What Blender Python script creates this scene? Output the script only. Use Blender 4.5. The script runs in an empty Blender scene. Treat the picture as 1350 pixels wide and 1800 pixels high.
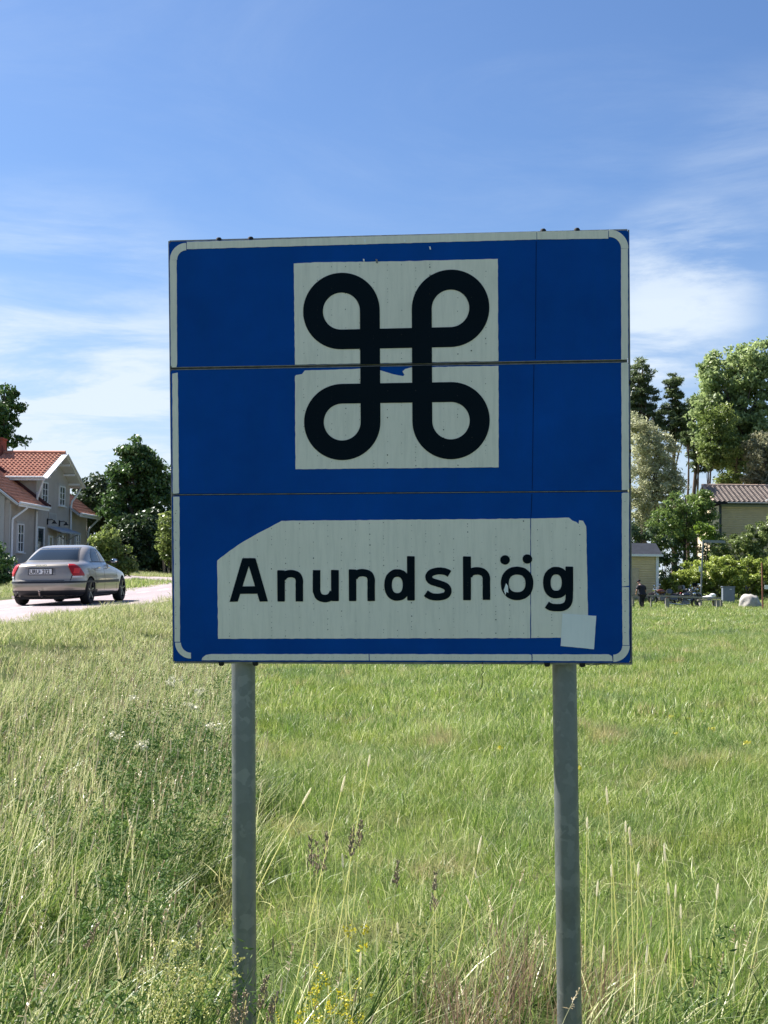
import bpy, bmesh, math, random
import numpy as np
from mathutils import Vector, Matrix, Euler

# ------------------------------------------------------------------ camera, sky, sun, exposure
sc = bpy.context.scene
FPX, CX, CY = 2300.0, 675.0, 900.0
cam_d = bpy.data.cameras.new('camera'); cam = bpy.data.objects.new('camera', cam_d)
sc.collection.objects.link(cam); sc.camera = cam
cam_d.sensor_fit = 'HORIZONTAL'; cam_d.sensor_width = 36.0; cam_d.lens = 36.0 * FPX / 1350.0
cam_d.clip_start = 0.1; cam_d.clip_end = 5000
CR = Matrix.Rotation(math.pi/2 + math.radians(3.11), 4, 'X') @ Matrix.Rotation(math.radians(0.65), 4, 'Z')
CP = Vector((0, 0, 1.6))
cam.matrix_world = Matrix.Translation(CP) @ CR
cam_d.dof.use_dof = True; cam_d.dof.focus_distance = 4.3; cam_d.dof.aperture_fstop = 70.0

SUN_AZ = math.radians(31)      # behind the sign, from the left
SUN_EL = math.radians(50)
sun_dir = Vector((-math.cos(SUN_AZ)*math.cos(SUN_EL), math.sin(SUN_AZ)*math.cos(SUN_EL), math.sin(SUN_EL)))
w = bpy.data.worlds.new('World'); sc.world = w; w.use_nodes = True
nt = w.node_tree; N = nt.nodes; L = nt.links; N.clear()
out = N.new('ShaderNodeOutputWorld'); bg = N.new('ShaderNodeBackground'); sky = N.new('ShaderNodeTexSky')
sky.sky_type = 'NISHITA'; sky.sun_disc = False
sky.sun_elevation = SUN_EL; sky.sun_rotation = math.atan2(sun_dir.x, sun_dir.y)
sky.air_density = 1.0; sky.dust_density = 1.2; sky.ozone_density = 1.6; sky.altitude = 60
bg.inputs['Strength'].default_value = 0.060
def wmath(op, a, b=None, c=None):
    m = N.new('ShaderNodeMath'); m.operation = op
    for i, v in enumerate((a, b, c)):
        if v is None: continue
        if isinstance(v, (int, float)): m.inputs[i].default_value = v
        else: L.new(v, m.inputs[i])
    return m.outputs[0]
tc = N.new('ShaderNodeTexCoord'); sep = N.new('ShaderNodeSeparateXYZ'); L.new(tc.outputs['Generated'], sep.inputs[0])
zc = wmath('MAXIMUM', sep.outputs[2], 0.02); zc = wmath('ADD', zc, 0.10)
cmb = N.new('ShaderNodeCombineXYZ')
L.new(wmath('DIVIDE', sep.outputs[0], zc), cmb.inputs[0]); L.new(wmath('DIVIDE', sep.outputs[1], zc), cmb.inputs[1])
def cloud(scale, loc, rot, stretch, detail, lo, hi, dist=0.6, rough=0.62):
    mp = N.new('ShaderNodeMapping'); L.new(cmb.outputs[0], mp.inputs[0])
    mp.inputs['Location'].default_value = loc; mp.inputs['Rotation'].default_value = (0, 0, rot); mp.inputs['Scale'].default_value = stretch
    nz = N.new('ShaderNodeTexNoise'); L.new(mp.outputs[0], nz.inputs['Vector'])
    nz.inputs['Scale'].default_value = scale; nz.inputs['Detail'].default_value = detail
    nz.inputs['Roughness'].default_value = rough; nz.inputs['Distortion'].default_value = dist
    mr = N.new('ShaderNodeMapRange'); mr.interpolation_type = 'SMOOTHSTEP'
    mr.inputs['From Min'].default_value = lo; mr.inputs['From Max'].default_value = hi
    L.new(nz.outputs['Fac'], mr.inputs['Value']); return mr.outputs[0]
def lobe(px, py, width, power=1.0):
    d = (CR.to_3x3() @ Vector(((px-CX)/FPX, -(py-CY)/FPX, -1.0))).normalized()
    q = N.new('ShaderNodeVectorMath'); q.operation = 'DOT_PRODUCT'; L.new(tc.outputs['Generated'], q.inputs[0]); q.inputs[1].default_value = d
    mr = N.new('ShaderNodeMapRange'); mr.interpolation_type = 'SMOOTHSTEP'; L.new(q.outputs['Value'], mr.inputs['Value'])
    mr.inputs['From Min'].default_value = math.cos(width); mr.inputs['From Max'].default_value = 1.0; return mr.outputs[0]
veil = cloud(0.55, (3.1, 1.2, 0), 0.35, (1.0, 0.5, 1), 4, 0.35, 0.75, 0.4)
wisp = cloud(1.1, (0.4, 5.2, 0), -0.35, (0.8, 1.3, 1), 10, 0.42, 0.85, 0.9, 0.68)
puff = cloud(1.7, (7.3, 2.6, 0), 0.3, (0.8, 1.1, 1), 10, 0.36, 0.66, 0.5)
hor = N.new('ShaderNodeMapRange'); hor.interpolation_type = 'SMOOTHSTEP'; L.new(sep.outputs[2], hor.inputs['Value'])
hor.inputs['From Min'].default_value = 0.30; hor.inputs['From Max'].default_value = 0.02
hor.inputs['To Min'].default_value = 0.0; hor.inputs['To Max'].default_value = 1.0
a1 = wmath('MULTIPLY', veil, wmath('MULTIPLY_ADD', hor.outputs[0], 0.42, 0.05))
a2 = wmath('MULTIPLY', wisp, wmath('MULTIPLY_ADD', hor.outputs[0], 0.26, 0.13))
bank = wmath('ADD', wmath('MAXIMUM', lobe(1190, 500, .075), lobe(1150, 610, .05)), wmath('MAXIMUM', wmath('MULTIPLY', lobe(90, 660, .16), .9), wmath('MULTIPLY', lobe(-600, 700, .25), .8)))
bank = wmath('ADD', bank, wmath('ADD', wmath('MULTIPLY', lobe(1340, 300, .09), .35), wmath('MULTIPLY', lobe(2200, 500, .25), .7)))
a3 = wmath('ADD', wmath('MULTIPLY', wmath('MULTIPLY', puff, bank), .68), wmath('MULTIPLY', puff, wmath('MULTIPLY', hor.outputs[0], 0.30)))
# the haze towards the sun's side of the horizon
sd = N.new('ShaderNodeVectorMath'); sd.operation = 'DOT_PRODUCT'; L.new(tc.outputs['Generated'], sd.inputs[0])
sd.inputs[1].default_value = (-math.cos(SUN_AZ), math.sin(SUN_AZ), 0)
glow = wmath('MULTIPLY', wmath('MAXIMUM', wmath('MULTIPLY_ADD', sd.outputs['Value'], 0.7, 0.05), 0.0), wmath('POWER', hor.outputs[0], 1.2))
tot = wmath('MINIMUM', wmath('ADD', wmath('ADD', a1, a2), wmath('ADD', a3, glow)), 0.92)
mixc = N.new('ShaderNodeMix'); mixc.data_type = 'RGBA'
L.new(tot, mixc.inputs[0])
tint = N.new('ShaderNodeMix'); tint.data_type = 'RGBA'; tint.blend_type = 'MULTIPLY'; tint.inputs[0].default_value = 1.0
L.new(sky.outputs[0], tint.inputs[6]); tint.inputs[7].default_value = (0.56, 0.74, 0.98, 1)
L.new(tint.outputs[2], mixc.inputs[6]); mixc.inputs[7].default_value = (5.4, 6.1, 6.9, 1)
L.new(mixc.outputs[2], bg.inputs['Color']); L.new(bg.outputs[0], out.inputs['Surface'])

sl = bpy.data.lights.new('sun', 'SUN'); sl.energy = 5.0; sl.angle = math.radians(0.55); sl.color = (1.0, 0.955, 0.90)
so = bpy.data.objects.new('sun', sl); sc.collection.objects.link(so)
so.rotation_euler = sun_dir.to_track_quat('Z', 'Y').to_euler()
sc.view_settings.view_transform = 'Standard'; sc.view_settings.look = 'None'
sc.view_settings.gamma = 1.0; sc.view_settings.use_curve_mapping = False
sc.view_settings.exposure = 1.36

# ------------------------------------------------------------------ helpers
rng = np.random.default_rng(7); random.seed(7)
COL = sc.collection
def link(o, parent=None):
    COL.objects.link(o)
    if parent is not None: o.parent = parent
    return o
def tag(o, label=None, cat=None, group=None, kind=None):
    if label: o['label'] = label
    if cat: o['category'] = cat
    if group: o['group'] = group
    if kind: o['kind'] = kind
    return o
def empty(name, M, label=None, cat=None, group=None):
    o = bpy.data.objects.new(name, None); COL.objects.link(o)
    o.matrix_world = M if isinstance(M, Matrix) else Matrix.Translation(Vector(M))
    o.empty_display_size = 0.2
    return tag(o, label, cat, group)
RI = CR.to_3x3()
def ray(px, py):
    d = RI @ Vector(((px-CX)/FPX, -(py-CY)/FPX, -1.0)); return d
def at(px, py, Y):
    d = ray(px, py); return CP + d*(Y/d.y)
def fmesh(name, V, F, mats=(), smooth=False, mi=None, tint=None):
    """numpy verts Nx3, faces MxK (constant K)"""
    V = np.asarray(V, np.float32); F = np.asarray(F, np.int32)
    me = bpy.data.meshes.new(name); n, k = F.shape
    me.vertices.add(len(V)); me.vertices.foreach_set('co', V.ravel())
    me.loops.add(n*k); me.loops.foreach_set('vertex_index', F.ravel())
    me.polygons.add(n); me.polygons.foreach_set('loop_start', np.arange(0, n*k, k, dtype=np.int32))
    for m in mats: me.materials.append(m)
    if mi is not None: me.polygons.foreach_set('material_index', np.asarray(mi, np.int32))
    if smooth: me.polygons.foreach_set('use_smooth', np.ones(n, bool))
    if tint is not None:
        a = me.attributes.new('tint', 'FLOAT', 'POINT'); a.data.foreach_set('value', np.asarray(tint, np.float32))
    me.update(calc_edges=True)
    return me
class MB:
    """collects simple shapes into one mesh"""
    def __init__(s): s.v = []; s.f = []; s.m = []
    def add(s, V, F, m=0):
        b = len(s.v); s.v += [tuple(v) for v in V]; s.f += [tuple(b+i for i in f) for f in F]; s.m += [m]*len(F); return s
    def box(s, c, d, R=None, m=0):
        c = Vector(c); V = []
        for x in (-.5, .5):
            for y in (-.5, .5):
                for z in (-.5, .5):
                    p = Vector((x*d[0], y*d[1], z*d[2])); V.append(c + (R @ p if R else p))
        return s.add(V, [(0,1,3,2),(4,6,7,5),(0,4,5,1),(2,3,7,6),(0,2,6,4),(1,5,7,3)], m)
    def bar(s, a, b, w, h=None, m=0, up=(0,0,1)):
        a = Vector(a); b = Vector(b); h = h or w; d = (b-a); l = d.length; d.normalize()
        u = Vector(up)
        if abs(d.dot(u)) > .98: u = Vector((0,1,0))
        x = d.cross(u).normalized(); y = x.cross(d)
        R = Matrix((x, y, d)).transposed()
        return s.box((a+b)/2, (w, h, l), R, m)
    def tube(s, pts, r, n=8, m=0, cap=True):
        pts = [Vector(p) for p in pts]; k = len(pts)
        rr = r if isinstance(r, (list, tuple)) else [r]*k
        V = []; pu = None
        for i, p in enumerate(pts):
            d = (pts[min(i+1,k-1)] - pts[max(i-1,0)]).normalized()
            u = pu or (Vector((0,0,1)) if abs(d.z) < .9 else Vector((0,1,0)))
            x = d.cross(u).normalized(); y = x.cross(d).normalized(); pu = y
            for j in range(n):
                a = 2*math.pi*j/n; V.append(p + x*math.cos(a)*rr[i] + y*math.sin(a)*rr[i])
        F = [(i*n+j, i*n+(j+1)%n, (i+1)*n+(j+1)%n, (i+1)*n+j) for i in range(k-1) for j in range(n)]
        if cap: F += [tuple(range(n-1,-1,-1)), tuple(range((k-1)*n, k*n))]
        return s.add(V, F, m)
    def lathe(s, prof, M=Matrix(), n=24, m=0, closed=False):
        """prof: (r, h) pairs round local z"""
        V = []; k = len(prof)
        for r, h in prof:
            for j in range(n):
                a = 2*math.pi*j/n; V.append(M @ Vector((r*math.cos(a), r*math.sin(a), h)))
        F = []
        for i in range(k if closed else k-1):
            i2 = (i+1) % k
            F += [(i*n+j, i*n+(j+1)%n, i2*n+(j+1)%n, i2*n+j) for j in range(n)]
        return s.add(V, F, m)
    def ell(s, c, r, n=12, k=8, m=0, R=None):
        prof = []
        V = []; c = Vector(c)
        for i in range(k+1):
            t = math.pi*i/k
            for j in range(n):
                a = 2*math.pi*j/n; p = Vector((r[0]*math.sin(t)*math.cos(a), r[1]*math.sin(t)*math.sin(a), r[2]*math.cos(t)))
                V.append(c + (R @ p if R else p))
        F = [(i*n+j, (i+1)*n+j, (i+1)*n+(j+1)%n, i*n+(j+1)%n) for i in range(k) for j in range(n)]
        return s.add(V, F, m)
    def mesh(s, name, mats, smooth=False, bevel=0):
        me = bpy.data.meshes.new(name); me.from_pydata(s.v, [], s.f)
        for m in (mats if isinstance(mats, (list, tuple)) else [mats]): me.materials.append(m)
        me.polygons.foreach_set('material_index', s.m)
        bm = bmesh.new(); bm.from_mesh(me); bmesh.ops.remove_doubles(bm, verts=bm.verts, dist=1e-5)
        bmesh.ops.recalc_face_normals(bm, faces=bm.faces)
        if bevel: bmesh.ops.bevel(bm, geom=[e for e in bm.edges if len(e.link_faces) == 2 and e.calc_face_angle(0) > .5], offset=bevel, segments=2, affect='EDGES', clamp_overlap=True)
        bm.to_mesh(me); bm.free()
        if smooth:
            me.polygons.foreach_set('use_smooth', np.ones(len(me.polygons), bool))
            me.set_sharp_from_angle(angle=math.radians(40))
        me.update(); return me
    def obj(s, name, mats, parent=None, smooth=False, bevel=0):
        return link(bpy.data.objects.new(name, s.mesh(name, mats, smooth, bevel)), parent)
def inst(name, me, parent=None, M=None):
    o = link(bpy.data.objects.new(name, me), parent)
    if M is not None: o.matrix_local = M
    return o
def copy_tree(o, parent=None):
    c = o.copy(); COL.objects.link(c)
    if parent is not None: c.parent = parent
    for ch in list(o.children): copy_tree(ch, c)
    return c

# ------------------------------------------------------------------ materials
def new_mat(name):
    m = bpy.data.materials.new(name); m.use_nodes = True
    return m, m.node_tree, m.node_tree.nodes['Principled BSDF']
def mat(name, col, rough=.6, metal=0., var=.12, scale=6., spec=.4, bump=0., bscale=40., coat=0., dirt=None, dscale=1.5, emit=None, coords='Object', stretch=None):
    m, t, b = new_mat(name); n = t.nodes; l = t.links
    tcn = n.new('ShaderNodeTexCoord'); src = tcn.outputs[coords]
    if stretch:
        mp = n.new('ShaderNodeMapping'); l.new(src, mp.inputs[0]); mp.inputs['Scale'].default_value = stretch; src = mp.outputs[0]
    nz = n.new('ShaderNodeTexNoise'); l.new(src, nz.inputs['Vector']); nz.inputs['Scale'].default_value = scale; nz.inputs['Detail'].default_value = 6; nz.inputs['Roughness'].default_value = .6
    cr = n.new('ShaderNodeValToRGB'); l.new(nz.outputs['Fac'], cr.inputs[0])
    c = np.array(col); e = cr.color_ramp.elements
    e[0].position = .3; e[1].position = .7
    e[0].color = (*np.clip(c*(1-var), 0, 1), 1); e[1].color = (*np.clip(c*(1+var), 0, 1), 1)
    o = cr.outputs[0]
    if dirt is not None:
        n2 = n.new('ShaderNodeTexNoise'); l.new(src, n2.inputs['Vector']); n2.inputs['Scale'].default_value = dscale; n2.inputs['Detail'].default_value = 8; n2.inputs['Roughness'].default_value = .7
        r2 = n.new('ShaderNodeMapRange'); l.new(n2.outputs['Fac'], r2.inputs[0]); r2.inputs[1].default_value = .48; r2.inputs[2].default_value = .75; r2.inputs[4].default_value = .8
        mx = n.new('ShaderNodeMix'); mx.data_type = 'RGBA'; l.new(r2.outputs[0], mx.inputs[0]); l.new(o, mx.inputs[6]); mx.inputs[7].default_value = (*dirt, 1); o = mx.outputs[2]
    l.new(o, b.inputs['Base Color'])
    b.inputs['Roughness'].default_value = rough; b.inputs['Metallic'].default_value = metal
    b.inputs['Specular IOR Level'].default_value = spec; b.inputs['Coat Weight'].default_value = coat; b.inputs['Coat Roughness'].default_value = .05
    if bump:
        n3 = n.new('ShaderNodeTexNoise'); l.new(src, n3.inputs['Vector']); n3.inputs['Scale'].default_value = bscale; n3.inputs['Detail'].default_value = 5
        bp = n.new('ShaderNodeBump'); bp.inputs['Strength'].default_value = bump; bp.inputs['Distance'].default_value = .01
        l.new(n3.outputs['Fac'], bp.inputs['Height']); l.new(bp.outputs[0], b.inputs['Normal'])
    return m
def leaf_mat(name, cols, trans=.35, nscale=.5, nmix=.35, rough=.42, spec=.5, world=True, patch=None):
    """colours run along the per-leaf 'tint' attribute, mixed with a slow world-space variation"""
    m, t, b = new_mat(name); n = t.nodes; l = t.links
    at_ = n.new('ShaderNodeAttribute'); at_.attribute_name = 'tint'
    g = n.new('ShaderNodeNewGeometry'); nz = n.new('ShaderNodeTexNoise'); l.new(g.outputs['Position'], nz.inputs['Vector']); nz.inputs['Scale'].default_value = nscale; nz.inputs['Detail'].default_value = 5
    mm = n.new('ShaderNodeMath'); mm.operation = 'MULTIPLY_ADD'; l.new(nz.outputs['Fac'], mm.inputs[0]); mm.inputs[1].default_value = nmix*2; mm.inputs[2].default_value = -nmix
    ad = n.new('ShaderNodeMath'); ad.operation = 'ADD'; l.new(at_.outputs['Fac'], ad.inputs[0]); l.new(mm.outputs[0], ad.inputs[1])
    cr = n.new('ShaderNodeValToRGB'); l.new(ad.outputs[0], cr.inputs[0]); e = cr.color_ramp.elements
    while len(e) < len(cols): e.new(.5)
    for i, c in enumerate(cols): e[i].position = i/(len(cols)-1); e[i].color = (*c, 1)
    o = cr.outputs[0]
    if patch:
        for (pc, ps, lo, hi, amt) in patch:
            n2 = n.new('ShaderNodeTexNoise'); l.new(g.outputs['Position'], n2.inputs['Vector']); n2.inputs['Scale'].default_value = ps; n2.inputs['Detail'].default_value = 6; n2.inputs['Roughness'].default_value = .6
            r2 = n.new('ShaderNodeMapRange'); l.new(n2.outputs['Fac'], r2.inputs[0]); r2.inputs[1].default_value = lo; r2.inputs[2].default_value = hi; r2.inputs[4].default_value = amt
            mx = n.new('ShaderNodeMix'); mx.data_type = 'RGBA'; l.new(r2.outputs[0], mx.inputs[0]); l.new(o, mx.inputs[6]); mx.inputs[7].default_value = (*pc, 1); o = mx.outputs[2]
    l.new(o, b.inputs['Base Color']); b.inputs['Roughness'].default_value = rough; b.inputs['Specular IOR Level'].default_value = spec
    tr = n.new('ShaderNodeBsdfTranslucent'); l.new(o, tr.inputs['Color'])
    ms = n.new('ShaderNodeMixShader'); ms.inputs[0].default_value = trans
    l.new(b.outputs[0], ms.inputs[1]); l.new(tr.outputs[0], ms.inputs[2]); l.new(ms.outputs[0], n['Material Output'].inputs['Surface'])
    return m
M_ground = None
def ground_mat():
    m, t, b = new_mat('meadow_soil'); n = t.nodes; l = t.links
    g = n.new('ShaderNodeNewGeometry')
    nz = n.new('ShaderNodeTexNoise'); l.new(g.outputs['Position'], nz.inputs['Vector']); nz.inputs['Scale'].default_value = .8; nz.inputs['Detail'].default_value = 10; nz.inputs['Roughness'].default_value = .7
    cr = n.new('ShaderNodeValToRGB'); l.new(nz.outputs['Fac'], cr.inputs[0]); e = cr.color_ramp.elements
    e[0].position = .35; e[0].color = (.030, .045, .012, 1); e[1].position = .7; e[1].color = (.13, .12, .055, 1)
    e2 = e.new(.5); e2.color = (.06, .085, .022, 1)
    l.new(cr.outputs[0], b.inputs['Base Color']); b.inputs['Roughness'].default_value = .95; b.inputs['Specular IOR Level'].default_value = .1
    return m
def asphalt_mat():
    m, t, b = new_mat('worn_asphalt'); n = t.nodes; l = t.links
    g = n.new('ShaderNodeNewGeometry')
    def noise(s, d, r=.6, st=None):
        src = g.outputs['Position']
        if st:
            mp = n.new('ShaderNodeMapping'); l.new(src, mp.inputs[0]); mp.inputs['Scale'].default_value = st; src = mp.outputs[0]
        z = n.new('ShaderNodeTexNoise'); l.new(src, z.inputs['Vector']); z.inputs['Scale'].default_value = s; z.inputs['Detail'].default_value = d; z.inputs['Roughness'].default_value = r; return z.outputs['Fac']
    cr = n.new('ShaderNodeValToRGB'); l.new(noise(25, 8, .8), cr.inputs[0]); e = cr.color_ramp.elements
    e[0].position = .3; e[0].color = (.22, .18, .185, 1); e[1].position = .72; e[1].color = (.41, .35, .35, 1)
    c2 = n.new('ShaderNodeValToRGB'); l.new(noise(1.2, 6, .6, (1, .12, 1)), c2.inputs[0]); e = c2.color_ramp.elements
    e[0].position = .35; e[0].color = (.8, .8, .82, 1); e[1].position = .65; e[1].color = (1.1, 1.05, 1.02, 1)
    mx = n.new('ShaderNodeMix'); mx.data_type = 'RGBA'; mx.blend_type = 'MULTIPLY'; mx.inputs[0].default_value = 1
    l.new(cr.outputs[0], mx.inputs[6]); l.new(c2.outputs[0], mx.inputs[7]); l.new(mx.outputs[2], b.inputs['Base Color'])
    b.inputs['Roughness'].default_value = .85; b.inputs['Specular IOR Level'].default_value = .3
    return m

# ------------------------------------------------------------------ terrain
def sstep(t): t = np.clip(t, 0, 1); return t*t*(3-2*t)
def roadz(Y):
    Y = np.asarray(Y, float)
    return np.where(Y < 28, 1.0 + .006*(Y-28), np.where(Y < 48, 1.0 + .016*(Y-28), np.where(Y < 100, 1.32 + .024*(Y-48), 2.57)))
def road_x(Y):                       # near edge of the road; it bends to the right far away
    Y = np.asarray(Y, float); return -5.5 + np.where(Y > 80, .004*(Y-80)**2, 0)
def surf_road(X, Y): return roadz(Y) - .022*np.clip(road_x(Y)-X, 0, 5)
def gz(X, Y):
    X = np.asarray(X, float); Y = np.asarray(Y, float)
    fz = .003*np.clip(Y, 0, 76) + .07*np.clip(Y-76, 0, 14) + .02*np.clip(Y-90, 0, 60)
    t = sstep((road_x(Y)+3.3-X)/3.1)
    rz = surf_road(np.maximum(X, road_x(Y)-4.8), Y)
    far = .5*sstep((-12-X)/10)*sstep((Y-50)/25)
    un = .035*np.sin(X*1.3+.7*Y)*np.sin(Y*.9-.4*X) + .02*np.sin(3.1*X+1.7)*np.sin(2.3*Y)
    un = un*np.where((X < road_x(Y)+.6) & (X > road_x(Y)-6), 0, 1)
    return fz*(1-t) + (rz+far)*t + un
def on_road(X, Y): return (X < road_x(Y)+.05) & (X > road_x(Y)-4.85)
def side_road(X, Y): return (X <= road_x(Y)-4.7) & (Y > 61 + .15*(-X-10)) & (Y < 71 + .1*(-X-10)) & (X > -20)
xs = np.unique(np.concatenate([np.linspace(-700, -60, 14), np.linspace(-60, -14, 24), np.linspace(-14, 4, 73), np.linspace(4, 60, 40), np.linspace(60, 700, 14)]))
ys = np.unique(np.concatenate([np.linspace(-60, 0, 8), np.linspace(0, 30, 91), np.linspace(30, 110, 90), np.linspace(110, 1500, 20)]))
GX, GY = np.meshgrid(xs, ys); GZ = gz(GX, GY)
GZ = np.where((GX < road_x(GY)+.01) & (GX > road_x(GY)-4.9), GZ-.05, GZ)
nx, ny = len(xs), len(ys); idx = np.arange(nx*ny).reshape(ny, nx)
F = np.stack([idx[:-1,:-1], idx[:-1,1:], idx[1:,1:], idx[1:,:-1]], -1).reshape(-1, 4)
g = link(bpy.data.objects.new('ground', fmesh('ground', np.stack([GX, GY, GZ], -1).reshape(-1, 3), F, [ground_mat()], True)))
tag(g, kind='structure')
M_asph = asphalt_mat()
def strip(name, x0, x1, ya, yb, n, dz, m, k=6):
    Y = np.linspace(ya, yb, n); V = []; 
    for y in Y:
        for j in range(k):
            t = j/(k-1); X = float(road_x(y)) + x0 + (x1-x0)*t
            if dz < .02: V.append((X, y, float(surf_road(X, y)) + dz))
    F = [(i*k+j, i*k+j+1, (i+1)*k+j+1, (i+1)*k+j) for i in range(n-1) for j in range(k-1)]
    return fmesh(name, np.array(V), np.array(F), [m], True)
tag(link(bpy.data.objects.new('road', strip('road', -4.85, 0.05, -20, 130, 300, .0, M_asph))), kind='structure')
M_paint = mat('worn_white_paint', (.62, .61, .58), .7, var=.2, scale=14, dirt=(.3, .27, .25), dscale=6)
for (ya, yb) in [(23, 26), (26.9, 30.5)] + [(35+4.0*i, 37.2+4.0*i) for i in range(9)]:
    o = link(bpy.data.objects.new('road_marking', strip('road_marking', -2.62, -2.50, ya, yb, 12, .005, M_paint, 2)))
    tag(o, kind='structure')
# the side road
V = []; n = 30
for i in range(n):
    X = -10.2 - i*.45
    for j in range(8):
        Y = (61 + .15*(-X-10)) + (10 - .05*(-X-10))*j/7; V.append((X, Y, float(gz(X, Y))+.03))
F = [(i*8+j, i*8+j+1, (i+1)*8+j+1, (i+1)*8+j) for i in range(n-1) for j in range(7)]
tag(link(bpy.data.objects.new('side_road', fmesh('side_road', np.array(V), np.array(F), [M_asph], True))), kind='structure')

# ------------------------------------------------------------------ the road sign
# pose fitted to its four corners; local x right, z up, y away from the viewer
SC = Vector((.0392, 4.16, 2.0262))
SQ = (Matrix.Rotation(-.083856, 4, 'Z') @ Matrix.Rotation(.0741793, 4, 'X') @ Matrix.Rotation(-.0133446, 4, 'Y'))
SW, SH = 1.4665, 1.3608
SM = Matrix.Translation(SC) @ SQ; SMI = SM.inverted()
def S(px, py):
    """a measured point on the face of the sign, in the sign's own x, z"""
    o = SMI @ CP; d = (SMI.to_3x3() @ ray(px, py)); p = o + d*(-o.y/d.y); return (p.x, p.z)
base = Vector((SC.x, SC.y+.1, 0))
sign = empty('road_sign', Matrix.Translation(base), 'large blue road sign with white loop symbol and place name on two grey steel posts', 'road sign')
SL = Matrix.Translation(-base) @ SM          # sign-plane frame in the sign's Empty
def spart(name, me): return inst(name, me, sign, SL.copy())
def sheet_mat(name, c, glow=.0, var=.06, rough=.42, spec=.5, dirt=None):
    m, t, b = new_mat(name); n = t.nodes; l = t.links
    tcn = n.new('ShaderNodeTexCoord')
    nz = n.new('ShaderNodeTexNoise'); l.new(tcn.outputs['Object'], nz.inputs['Vector']); nz.inputs['Scale'].default_value = 3.5; nz.inputs['Detail'].default_value = 9; nz.inputs['Roughness'].default_value = .65
    cr = n.new('ShaderNodeValToRGB'); l.new(nz.outputs['Fac'], cr.inputs[0]); c = np.array(c); e = cr.color_ramp.elements
    e[0].position = .3; e[1].position = .72; e[0].color = (*(c*(1-var)), 1); e[1].color = (*np.clip(c*(1+var), 0, 1), 1)
    o = cr.outputs[0]
    mp = n.new('ShaderNodeMapping'); l.new(tcn.outputs['Object'], mp.inputs[0]); mp.inputs['Scale'].default_value = (60, 60, 6)
    n2 = n.new('ShaderNodeTexNoise'); l.new(mp.outputs[0], n2.inputs['Vector']); n2.inputs['Scale'].default_value = 1; n2.inputs['Detail'].default_value = 8; n2.inputs['Roughness'].default_value = .7
    r2 = n.new('ShaderNodeMapRange'); l.new(n2.outputs['Fac'], r2.inputs[0]); r2.inputs[1].default_value = .45; r2.inputs[2].default_value = .8; r2.inputs[4].default_value = .55
    if dirt is not None:
        mx = n.new('ShaderNodeMix'); mx.data_type = 'RGBA'; l.new(r2.outputs[0], mx.inputs[0]); l.new(o, mx.inputs[6]); mx.inputs[7].default_value = (*dirt, 1); o = mx.outputs[2]
    l.new(o, b.inputs['Base Color']); b.inputs['Roughness'].default_value = rough; b.inputs['Specular IOR Level'].default_value = spec
    n3 = n.new('ShaderNodeTexNoise'); l.new(tcn.outputs['Object'], n3.inputs['Vector']); n3.inputs['Scale'].default_value = 420; n3.inputs['Detail'].default_value = 2
    bp = n.new('ShaderNodeBump'); bp.inputs['Strength'].default_value = .12; bp.inputs['Distance'].default_value = .002
    l.new(n3.outputs['Fac'], bp.inputs['Height']); l.new(bp.outputs[0], b.inputs['Normal'])
    return m
M_blue = sheet_mat('blue_sheeting', (.0004, .064, .32), var=.17, rough=.45, spec=.06, dirt=(.001, .070, .28))
M_white = sheet_mat('white_sheeting', (.84, .80, .69), var=.05, rough=.5, spec=.2, dirt=(.58, .57, .49))
M_black = sheet_mat('black_film', (.0022, .0080, .0140), var=.15, rough=.5, spec=.06)
M_alu = mat('aged_aluminium', (.33, .35, .34), .5, .5, var=.15, scale=30, dirt=(.10, .11, .09), dscale=9)
def galv_mat():
    m, t, b = new_mat('galvanised_steel'); n = t.nodes; l = t.links
    g = n.new('ShaderNodeTexCoord')
    vo = n.new('ShaderNodeTexVoronoi'); vo.inputs['Scale'].default_value = 30; vo.inputs['Randomness'].default_value = 1
    nz = n.new('ShaderNodeTexNoise'); nz.inputs['Scale'].default_value = 30; nz.inputs['Detail'].default_value = 4; l.new(g.outputs['Object'], nz.inputs['Vector'])
    ad = n.new('ShaderNodeVectorMath'); ad.operation = 'MULTIPLY_ADD'; l.new(nz.outputs['Color'], ad.inputs[0]); ad.inputs[1].default_value = (.05, .05, .05); l.new(g.outputs['Object'], ad.inputs[2]); l.new(ad.outputs[0], vo.inputs['Vector'])
    sp = n.new('ShaderNodeSeparateColor'); l.new(vo.outputs['Color'], sp.inputs[0])
    cr = n.new('ShaderNodeValToRGB'); l.new(sp.outputs[0], cr.inputs[0]); e = cr.color_ramp.elements
    e[0].position = .0; e[0].color = (.19, .21, .21, 1); e[1].position = 1; e[1].color = (.27, .29, .285, 1)
    e2 = e.new(.72); e2.color = (.22, .24, .24, 1)
    n2 = n.new('ShaderNodeTexNoise'); n2.inputs['Scale'].default_value = 5; n2.inputs['Detail'].default_value = 8; n2.inputs['Roughness'].default_value = .7; l.new(g.outputs['Object'], n2.inputs['Vector'])
    r2 = n.new('ShaderNodeMapRange'); l.new(n2.outputs['Fac'], r2.inputs[0]); r2.inputs[1].default_value = .5; r2.inputs[2].default_value = .8; r2.inputs[4].default_value = .7
    mx = n.new('ShaderNodeMix'); mx.data_type = 'RGBA'; l.new(r2.outputs[0], mx.inputs[0]); l.new(cr.outputs[0], mx.inputs[6]); mx.inputs[7].default_value = (.13, .14, .125, 1)
    l.new(mx.outputs[2], b.inputs['Base Color']); b.inputs['Roughness'].default_value = .44; b.inputs['Metallic'].default_value = .6; b.inputs['Specular IOR Level'].default_value = .6
    return m
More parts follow.
